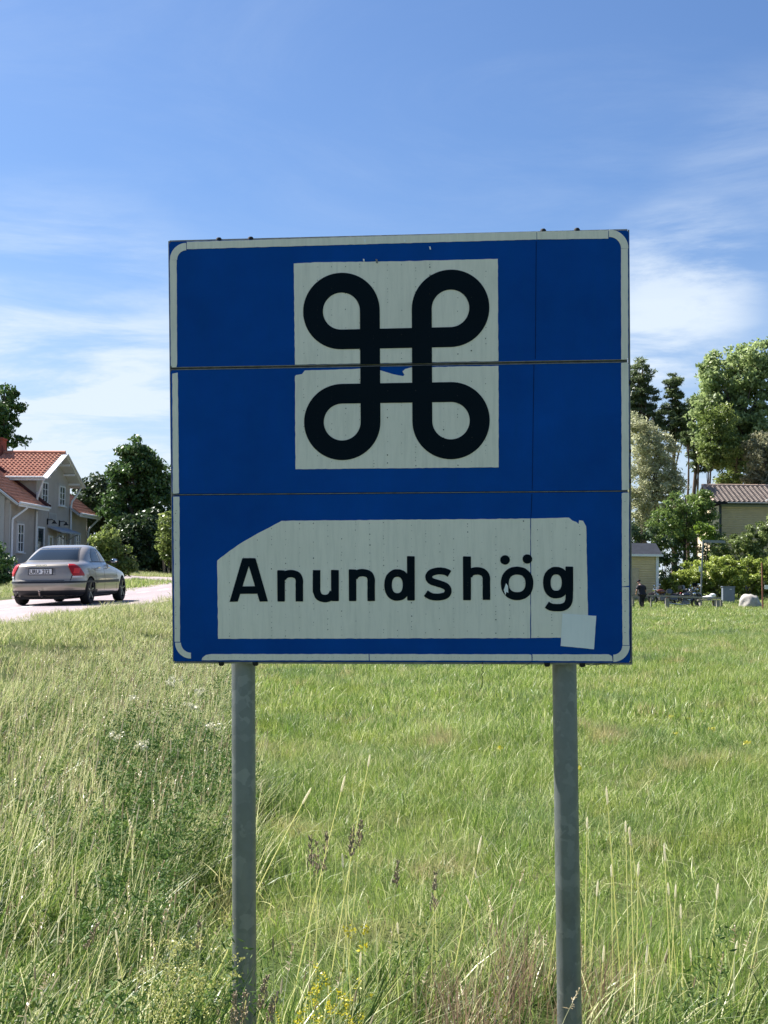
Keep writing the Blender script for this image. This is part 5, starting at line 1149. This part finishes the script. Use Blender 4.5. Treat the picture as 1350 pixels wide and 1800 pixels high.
def stalks(n, R, h0, h1, wd, seed, kind, lean=.10, wind=(.05, 0)):
    """thin stems with a seed head; returns the same arrays, tint 1 = straw, heads marked > 2"""
    r = random.Random(seed); V = []; F = []; T = []
    def quadstrip(pts, ws, tn, ang):
        b = len(V); c, s = math.cos(ang), math.sin(ang)
        for p, w_ in zip(pts, ws): V.append((p[0]-c*w_/2, p[1]-s*w_/2, p[2])); V.append((p[0]+c*w_/2, p[1]+s*w_/2, p[2])); T.extend([tn, tn])
        for i in range(len(pts)-1): F.append((b+2*i, b+2*i+1, b+2*i+3)); F.append((b+2*i, b+2*i+3, b+2*i+2))
    for _ in range(n):
        x, y = r.uniform(-R, R), r.uniform(-R, R); h = r.uniform(h0, h1); a = r.random()*6.28; l_ = abs(r.gauss(0, lean)); dx = math.cos(a)*l_+wind[0]; dy = math.sin(a)*l_+wind[1]
        f = lambda t: (x+dx*h*t**1.8, y+dy*h*t**1.8, h*t)
        tn = r.uniform(.0, 1.); ang = r.uniform(-.5, .5)
        quadstrip([f(i/4) for i in range(5)], [wd*(1.1-.5*i/4) for i in range(5)], tn, ang)
        if kind == 'spike':
            L_ = r.uniform(.05, .09)/h; ww = wd*2.6
            for k in (0, 1.57): quadstrip([f(1-L_*.1+L_*i/4) for i in range(5)], [ww*q for q in (.5, 1, 1, .8, .2)], 2.2+r.uniform(.2, 1), ang+k)
        elif kind == 'panicle':
            L_ = r.uniform(.09, .15)
            for q in range(16):
                t0 = 1-(L_/h)*(1-q/16); p = f(t0); aa = r.random()*6.28; sp = .016*(1.2-q/16); e = (p[0]+math.cos(aa)*sp, p[1]+math.sin(aa)*sp, p[2]+.012)
                quadstrip([p, ((p[0]+e[0])/2, (p[1]+e[1])/2, (p[2]+e[2])/2+.002), e], [wd*.6, wd*2.4, wd*.5], 2+r.random()*.9, aa+1)
    return np.array(V), np.array(F), np.array(T)
def merge(name, parts, mats):
    Vs, Fs, Ts, Ms = [], [], [], []; b = 0
    for (V, F, T), m in parts:
        T = np.array(T, float); hd_ = T > 1.9; T = np.where(hd_, T-2, T)
        if m == 'stalk': mi = np.where(hd_[F[:, 0]], 2, 1)
        else: mi = np.zeros(len(F), int)
        Vs.append(V); Fs.append(F+b); Ts.append(T); Ms.append(mi); b += len(V)
    me = fmesh(name, np.concatenate(Vs), np.concatenate(Fs), mats, False, np.concatenate(Ms), np.concatenate(Ts)); return bpy.data.objects.new(name, me)
def scatter(name, pts, R_, S_, I_, variants, label, cat, kind='stuff'):
    me = bpy.data.meshes.new(name); n = len(pts); me.vertices.add(n); me.vertices.foreach_set('co', np.asarray(pts, np.float32).ravel())
    a = me.attributes.new('rot', 'FLOAT_VECTOR', 'POINT'); a.data.foreach_set('vector', np.asarray(R_, np.float32).ravel())
    a = me.attributes.new('scl', 'FLOAT_VECTOR', 'POINT'); a.data.foreach_set('vector', np.asarray(S_, np.float32).ravel())
    a = me.attributes.new('idx', 'INT', 'POINT'); a.data.foreach_set('value', np.asarray(I_, np.int32))
    o = link(bpy.data.objects.new(name, me)); tag(o, label, cat, None, kind)
    ng = bpy.data.node_groups.new(name, 'GeometryNodeTree'); ng.interface.new_socket('Geometry', in_out='INPUT', socket_type='NodeSocketGeometry'); ng.interface.new_socket('Geometry', in_out='OUTPUT', socket_type='NodeSocketGeometry')
    n_ = ng.nodes; l = ng.links; gi = n_.new('NodeGroupInput'); go = n_.new('NodeGroupOutput'); ip = n_.new('GeometryNodeInstanceOnPoints'); jn = n_.new('GeometryNodeJoinGeometry')
    for v in reversed(variants):
        oi = n_.new('GeometryNodeObjectInfo'); oi.inputs['Object'].default_value = v; oi.inputs['As Instance'].default_value = True; l.new(oi.outputs['Geometry'], jn.inputs[0])
    def attr(nm, ty):
        q = n_.new('GeometryNodeInputNamedAttribute'); q.data_type = ty; q.inputs['Name'].default_value = nm; return [s_ for s_ in q.outputs if s_.enabled and s_.name == 'Attribute'][0]
    l.new(gi.outputs[0], ip.inputs['Points']); l.new(jn.outputs[0], ip.inputs['Instance']); ip.inputs['Pick Instance'].default_value = True
    l.new(attr('idx', 'INT'), ip.inputs['Instance Index']); l.new(attr('scl', 'FLOAT_VECTOR'), ip.inputs['Scale'])
    l.new(attr('rot', 'FLOAT_VECTOR'), ip.inputs['Rotation']); l.new(ip.outputs[0], go.inputs[0])
    md = o.modifiers.new('scatter', 'NODES'); md.node_group = ng; return o
def pts_in(n, y0, y1, wid, seed, accept, margin=1.2, pw=1.0):
    r = np.random.default_rng(seed); Y = (y0**2+(y1**2-y0**2)*r.random(n*1))**.5; X = (r.random(n)*2-1)*(wid*Y+margin); ok = accept(X, Y); return X[ok], Y[ok], r
def place(X, Y, r, nv, s0=.8, s1=1.2, zoff=0., tilt=.06, hs=None, rr=math.pi):
    Z = gz(X, Y)+zoff; n = len(X); R_ = np.stack([r.normal(size=n)*tilt, r.normal(size=n)*tilt, r.uniform(-rr, rr, n)], 1)
    s = r.uniform(s0, s1, n); h = s if hs is None else s*hs
    return np.stack([X, Y, Z], 1), R_, np.stack([s, s, h], 1), r.integers(0, nv, n)
def clumpy(X, Y, r):
    return .62 + .75*np.abs(np.sin(1.9*X+.6*np.sin(Y))*np.sin(1.3*Y+.8*np.sin(1.7*X))) + .25*r.random(len(X))
def tall_zone(X, Y):
    """1 inside the uncut growth round the sign and down the ditch by the road"""
    edge = -.55 - .118*np.clip(Y-5, 0, 40) + .14*np.sin(Y*.9) + .10*np.sin(Y*2.7+1)
    left = (X < edge) & (X > road_x(Y)+1.6+.03*Y) & (Y < 24)
    front = (Y < 5.0+.3*np.sin(X*2.1+1)+.2*np.sin(X*5)) & ((X < -.15) | (np.sin(X*37.1+Y*91.7) > .25))
    return left | front
mats3 = [G_field, G_straw, G_seed]
off = lambda X, Y: ~on_road(X-.1, Y) & ~side_road(X, Y)
vA = [merge('meadow_tuft', [(blades(170, .27, .05, .15, .0042, .75, 100+i, (.45, .2), .10, (.10, -.05)), 'b')], mats3) for i in range(5)]
vB = [merge('meadow_tuft', [(blades(250, .52, .07, .17, .0085, .75, 110+i, (.48, .2), .09, (.10, -.05)), 'b')], mats3) for i in range(4)]
vC = [merge('meadow_tuft', [(blades(300, 1.05, .08, .20, .020, .7, 120+i, (.50, .18), .06, (.2, -.05), segs=2), 'b')], mats3) for i in range(4)]
verge = lambda X, Y: (X < -2.6-.02*Y) & (Y < 60)
X, Y, r = pts_in(1500, 4.3, 14, .33, 1, lambda X, Y: off(X, Y) & ~verge(X, Y)); scatter('meadow_grass', *place(X, Y, r, 5, .75, 1.25, 0, .16, clumpy(X, Y, r)), vA, 'mown meadow grass close behind the blue sign', 'grass')
X, Y, r = pts_in(4600, 13, 42, .33, 2, lambda X, Y: off(X, Y) & ~verge(X, Y)); scatter('meadow_grass', *place(X, Y, r, 4, .8, 1.2, 0, .10, clumpy(X, Y, r)), vB, 'light green mown meadow grass in the middle distance', 'grass')
X, Y, r = pts_in(9000, 40, 95, .36, 3, lambda X, Y: off(X, Y) & (X > -11)); scatter('meadow_grass', *place(X, Y, r, 4, .8, 1.3), vC, 'far part of the sunny meadow up to the wooden barrier', 'grass')
matv = [G_verge, G_straw, G_seed]
vV = [merge('verge_tuft', [(blades(240, .42, .05, .18, .0075, .8, 130+i, (.5, .22), .22, (.2, -.05)), 'b')], matv) for i in range(4)]
X, Y, r = pts_in(9500, 6, 60, .36, 4, lambda X, Y: off(X, Y) & verge(X, Y) & (X > -5.6)); scatter('verge_grass', *place(X, Y, r, 4), vV, 'pale dry mown grass on the slope below the road', 'grass')
X, Y, r = pts_in(9000, 22, 100, .40, 5, lambda X, Y: off(X, Y) & (X < road_x(Y)-4.8)); scatter('roadside_grass', *place(X, Y, r, 4, .9, 1.5), vV, 'sunlit grass on the far side of the road', 'grass')
# tall growth
matt = [G_tall, G_straw, G_seed]
vT = []
for i in range(5):
    vT.append(merge('tall_tuft', [(blades(46, .13, .18, .52, .0065, .35, 140+i, (.38, .2), .12, (.24, -.03)), 'b'), (blades(34, .14, .08, .30, .009, .8, 150+i, (.25, .15), .02, (0, 0)), 'b'), (stalks(3, .12, .40, .74, .0026, 160+i, ('panicle', 'spike', 'panicle', 'none', 'spike')[i]), 'stalk'), (stalks(3, .14, .35, .66, .0030, 190+i, 'none', .22, (.28, 0)), 'stalk')], matt))
X, Y, r = pts_in(9500, 2.9, 24, .36, 6, lambda X, Y: tall_zone(X, Y), 1.0); 
hs = np.where(Y < 4.4, .5, np.where(Y < 5.6, .66, .80))*np.where(X > .2, .8, 1.0)
scatter('tall_grass', *place(X, Y, r, 5, .75, 1.15, 0, .10, hs, .9), vT, 'uncut tall grass with seed stalks round the sign posts and along the ditch', 'grass')
# broad-leaved weeds and feathery bedstraw in the tall growth
G_weed = leaf_mat('weed_leaf', [(0.035, 0.077, 0.020), (0.084, 0.154, 0.034), (0.168, 0.238, 0.056)], .35, nmix=.25, rough=.6, spec=.25)
def weed(seed, H, n=60, size=.03):
    r = np.random.default_rng(seed); k = 7; size *= .7; c = np.stack([r.normal(size=k)*.05, r.normal(size=k)*.05, np.linspace(.05, H, k), np.full(k, .06), np.full(k, .06), np.full(k, .05)], 1)
    V, F, t = leaf_cloud(c, n//k, size, seed, .3); F = np.concatenate([F[:, :3], F[:, [0, 2, 3]]]); return V, F, t
vW = [merge('weed_tuft', [(weed(170+i, .22+.05*i, 150), 'b')], [G_weed, G_straw, G_seed]) for i in range(4)]
X, Y, r = pts_in(5200, 3.0, 20, .36, 7, lambda X, Y: tall_zone(X, Y) & ((X < .0) | (r_g(X, Y) > .45)) if True else None, 1.0) if False else pts_in(5200, 3.0, 20, .36, 7, lambda X, Y: tall_zone(X, Y) & ((X < -.3) | (np.sin(X*3+1)*np.sin(Y*4) > .35)), 1.0)
scatter('low_weeds', *place(X, Y, r, 4, .7, 1.3), vW, 'dense low weeds filling the ditch between the grass stems', 'weeds')
G_dark = leaf_mat('dark_weed', [(.035, .080, .018), (.08, .15, .032), (.16, .25, .06)], .3, nmix=.2, rough=.6, spec=.2)
vD = [merge('bushy_weed', [(weed(270+i, .34+.04*i, 260, .034), 'b')], [G_dark, G_straw, G_seed]) for i in range(3)]
def ditch(X, Y): return tall_zone(X, Y) & (np.abs(X-(-.02-.165*(Y-.5))) < .14+.035*Y) & (Y > 5.2)
X, Y, r = pts_in(1700, 4.9, 11, .36, 17, ditch, 1.0); scatter('ditch_weeds', *place(X, Y, r, 3, .7, 1.3), vD, 'dark green bushy weeds in the ditch just left of the left post', 'weeds')
# reddish fine grass patch right of the middle of the foreground
G_red = leaf_mat('red_fescue', [(.22, .15, .09), (.34, .22, .15), (.46, .34, .22)], .35, nmix=.2)
vR = [merge('fescue_tuft', [(blades(60, .14, .2, .42, .003, .3, 180+i, (.5, .25), 0, (.1, 0)), 'b')], [G_red, G_straw, G_seed]) for i in range(2)]
def near(cx_, cy_, rad): return lambda X, Y: (X-cx_)**2+(Y-cy_)**2 < rad*rad
c1 = at(905, 1720, 4.7); X, Y, r = pts_in(9000, 3.5, 7, .4, 8, lambda X, Y: near(c1.x, 4.6, .34)(X, Y) | near(c1.x+.28, 4.9, .22)(X, Y) | near(-.62, 5.0, .2)(X, Y)); X, Y = X[:9], Y[:9]; scatter('reddish_grass', *place(X, Y, np.random.default_rng(2), 2, .7, 1.1), vR, 'patch of fine reddish brown grass left of the right post foot', 'grass')
# yellow bedstraw
G_yel = leaf_mat('bedstraw_flower', [(.45, .40, .02), (.62, .54, .03), (.75, .68, .10)], .3, nmix=.1); G_yel2 = leaf_mat('pale_bedstraw', [(.30, .32, .08), (.42, .42, .12), (.55, .52, .2)], .3, nmix=.1)
st_m = fmesh('stem', *blades(4, .01, .9, 1.0, .004, .05, 5)[:2], [G_weed])
def flower_plant(px, py, Y, name, label, cat, m, group, seed, spread=.05, Hc=.14, n=90, size=.0075):
    p = at(px, py, Y); z = float(gz(p.x, Y)); h = p.z-z; o = empty(name, Matrix.Translation((p.x, Y, z)), label, cat, group); r = np.random.default_rng(seed)
    st = inst('stem', st_m, o); st.matrix_local = Matrix.Diagonal((1, 1, h, 1))
    k = 9; c = np.stack([r.normal(size=k)*spread*.5, r.normal(size=k)*spread*.5, h-np.linspace(0, Hc, k), np.full(k, spread*.35), np.full(k, spread*.35), np.full(k, .018)], 1)
    V, F, t = leaf_cloud(c, n//k, size, seed, .8); inst('flower_head', fmesh('flower_head', V, F, [m], False, None, t), o)['kind'] = 'stuff'
r_ = random.Random(8)
for i, (px, py) in enumerate([(566, 1705), (572, 1722), (560, 1740), (596, 1712), (603, 1745), (590, 1770), (531, 1772), (492, 1790), (512, 1795), (625, 1728), (1062, 1740)]):
    flower_plant(px if px < 1000 else 875, py if px < 1000 else 1745, 4.0+r_.uniform(-.3, .3), 'bedstraw', 'yellow flowering bedstraw in the tall grass by the left post', 'wildflower', G_yel, 'yellow bedstraw plants near the left post', 60+i, .035)
for i, (px, py) in enumerate([(612, 1632), (640, 1628), (638, 1660)]):
    flower_plant(px, py, 4.6, 'yellow_wildflower', 'small yellow wildflower standing alone above the bedstraw', 'wildflower', G_yel, 'lone small yellow wildflowers', 80+i, .02, .02, 30, .010)
MSW = ['cream meadowsweet directly under the lower left corner of the sign', 'cream meadowsweet a little below the left sign corner, nearest the left post top', 'cream meadowsweet below the pair under the sign corner', 'lowest cream meadowsweet in the ditch grass', 'small cream meadowsweet farthest left under the road bank', 'cream meadowsweet at the far left of the ditch', 'faint cream meadowsweet farthest back in the ditch', 'cream meadowsweet touching the left edge of the left post']
for i, (px, py) in enumerate([(1180, 1258), (1208, 1262), (1252, 1279), (1312, 1303), (1232, 1248), (1190, 1288), (880, 1312), (1018, 1348)]):
    flower_plant(px, py, 1.48*FPX/(py-1029), 'yellow_meadow_flower', 'tiny yellow flower in the mown meadow behind the sign', 'wildflower', G_yel, 'tiny yellow flowers in the mown meadow', 140+i, .035, .02, 36, .016)
for i, (px, py, Y) in enumerate([(295, 1196, 11.5), (352, 1212, 10.5), (342, 1236, 10), (246, 1304, 8.2), (232, 1222, 11), (200, 1288, 9), (310, 1190, 12), (376, 1270, 9)]):
    flower_plant(px, py, Y, 'meadowsweet', MSW[i], 'wildflower', leaf_mat('cream_flower', [(.50, .48, .33), (.62, .60, .42), (.72, .70, .52)], .3, nmix=.1) if i == 0 else bpy.data.materials['cream_flower'], 'cream meadowsweet along the ditch', 90+i, .06, .04, 90, .014)
for i, (px, py) in enumerate([(305, 1640), (335, 1655), (285, 1668), (350, 1625), (320, 1690), (300, 1710), (355, 1700), (270, 1700)]):
    flower_plant(px, py, 3.9+r_.uniform(-.2, .5), 'pale_bedstraw', 'pale yellow green bedstraw in the grass left of the left post', 'wildflower', G_yel2, 'pale bedstraw left of the left post', 110+i, .09, .16, 260, .0065)
# single tall grass stalks that stand out in front
def stalk_at(top, foot, Y, kind, label, group, seed, wd=.0030, m=None):
    a = at(*top, Y); b_ = at(*foot, Y+.05); d = (a-b_); z = float(gz(b_.x, Y)); t = (b_.z-z)/max(.05, d.z); f0 = b_-d*t*.8; f0.z = z
    o = empty('timothy_stalk' if kind == 'spike' else 'grass_stalk', Matrix.Translation(f0), label, 'grass stalk', group); r = random.Random(seed)
    P0, P1, P2 = Vector((0, 0, 0)), (b_-f0)*.95+Vector((0, 0, .0)), a-f0
    path = smooth_path3([P0, P1, P2]); MB().tube(path, [wd*.5*(1.1-.5*i/len(path)) for i in range(len(path))], 5).obj('stem', m or G_stem, o, True)
    dr = (path[-1]-path[-3]).normalized()
    if kind == 'spike':
        L_ = r.uniform(.045, .075); MB().tube([P2-dr*.005+dr*L_*t for t in (0, .15, .5, .85, 1)], [.0016, .0036, .0040, .0032, .0008], 7).obj('seed_head', G_seed2, o, True)
    else:
        b2 = MB(); L_ = r.uniform(.10, .15)
        for q in range(46):
            t = r.random(); p = P2-dr*L_*(1-t)*.98; an = r.random()*6.28; sp = (.004+.012*(1-t))*r.random(); c = p+Vector((math.cos(an)*sp, math.sin(an)*sp, .0)); b2.bar(c, c+Vector((math.cos(an)*.004, math.sin(an)*.004, .012)), .0036, .0026)
        b2.obj('seed_head', G_seed3, o)
def smooth_path3(p, n=5):
    out = []
    for i in range(2*n+1):
        t = i/(2*n); out.append(p[0]*(1-t)**2 + p[1]*2*t*(1-t) + p[2]*t*t)
    return out
SPK = ['tallest straw stalk, just right of the right post, with thin cream head', 'tall cream headed stalk, left one of the close bunch right of the right post', 'cream headed stalk leaning within the close bunch right of the right post',
       'short stalk standing at the right side of the close bunch by the right post', 'stalk with plump white head between the right post and the bunch', 'short stalk leaning right beside the right edge of the right post',
       'tallest stalk of the second bunch, farther right of the right post', 'cream headed stalk of the second bunch that leans left', 'white headed stalk of the second bunch that crosses its neighbour',
       'lowest cream headed stalk of the second bunch right of the right post', 'single reddish cream stalk leaning right between bunches and right edge', 'long stalk leaning right at the right edge of the view',
       'pale stalk close against the left side of the right post', 'white headed stalk leaning left, lower one of the crossing pair between the posts', 'white headed stalk leaning left, upper one of the crossing pair between the posts',
       'long stalk leaning right that crosses behind the pair between the posts', 'upright yellow stalk in the tall grass right of the left post', 'upright thick stalk with pale head midway between the posts',
       'very tall thin stalk leaning right above the dark heads between the posts', 'tall thin stalk standing beside the dark heads right of the left post', 'slanting stalk leaning right close to the left post',
       'faint thin stalk right behind the right post edge', 'curving stalk leaning left within the bunch right of the right post', 'short pale stalk low in the bunch right of the right post', 'short pale stalk low among the second bunch', 'short leaning stalk low near the right edge', 'short stalk low beside the right post foot', 'short stalk low just left of the right post', 'short stalk low between the yellow bedstraw and the crossing pair', 'low white spiked stalk near the yellow bedstraw', 'white spiked stalk low in the grass at bottom left', 'cream spiked stalk low in the grass left of the left post']
G_seed2 = leaf_mat('cream_spike', [(.93, .88, .70), (.93, .88, .70)], .5, nmix=.05); G_stem = leaf_mat('pale_stem', [(.86, .84, .46), (.86, .84, .46)], .5, nmix=.05); G_seed3 = mat('brown_panicle', (.30, .24, .16), .85, var=.4, scale=200)
for i, (tx, ty, bx, by) in enumerate([(1068, 1412, 1074, 1480), (1100, 1462, 1104, 1640), (1108, 1484, 1114, 1700), (1122, 1538, 1118, 1740), (1075, 1540, 1078, 1790), (1049, 1574, 1036, 1720), (1169, 1512, 1178, 1700), (1187, 1576, 1176, 1790), (1176, 1572, 1190, 1720),
                                     (1197, 1614, 1202, 1790), (1260, 1580, 1242, 1770), (1350, 1556, 1300, 1800), (979, 1625, 960, 1740), (827, 1594, 870, 1700), (838, 1542, 890, 1690), (840, 1500, 800, 1690), (603, 1524, 618, 1780), (765, 1562, 768, 1780),
                                     (647, 1346, 622, 1470), (600, 1390, 570, 1500), (532, 1412, 480, 1500), (1032, 1455, 1030, 1560), (1110, 1486, 1150, 1730), (1136, 1690, 1128, 1795), (1215, 1690, 1222, 1798), (1292, 1676, 1270, 1798), (1060, 1690, 1052, 1798), (940, 1660, 930, 1790), (700, 1640, 712, 1790), (633, 1698, 628, 1790), (207, 1660, 222, 1760), (252, 1718, 260, 1790)]):
    stalk_at((tx, ty), (bx, by), 4.65+.6*((i*37) % 10)/10, 'spike', SPK[i], 'timothy stalks in the foreground', i, .0044)
for i, (tx, ty, bx, by) in enumerate([(620, 1452, 612, 1560), (635, 1446, 622, 1580), (575, 1466, 560, 1600), (546, 1470, 545, 1620), (556, 1480, 556, 1620), (700, 1516, 690, 1620), (765, 1534, 760, 1660), (160, 1700, 145, 1790), (352, 1615, 340, 1760), (172, 1626, 130, 1720)]):
    stalk_at((tx, ty), (bx, by), 4.6+.5*((i*37) % 10)/10, 'panicle', 'upright grass stalk with a dark brown feathery head', 'dark headed grass stalks', 50+i, .0026)
for i, (tx, ty, bx, by, lab) in enumerate([(413, 1750, 409, 1800, 'brown seed head overlapping the left rim of the left post'), (434, 1746, 424, 1810, 'thick pale brown seed head in front of the left post foot'), (470, 1720, 450, 1800, 'tallest of the knobbly seed heads just right of the left post'), (487, 1750, 468, 1800, 'knobbly seed head leaning right, beside the left post foot')]):
    stalk_at((tx, ty), (bx, by), 3.6, 'panicle', lab, 'cocksfoot heads at the left post foot', 70+i, .003)
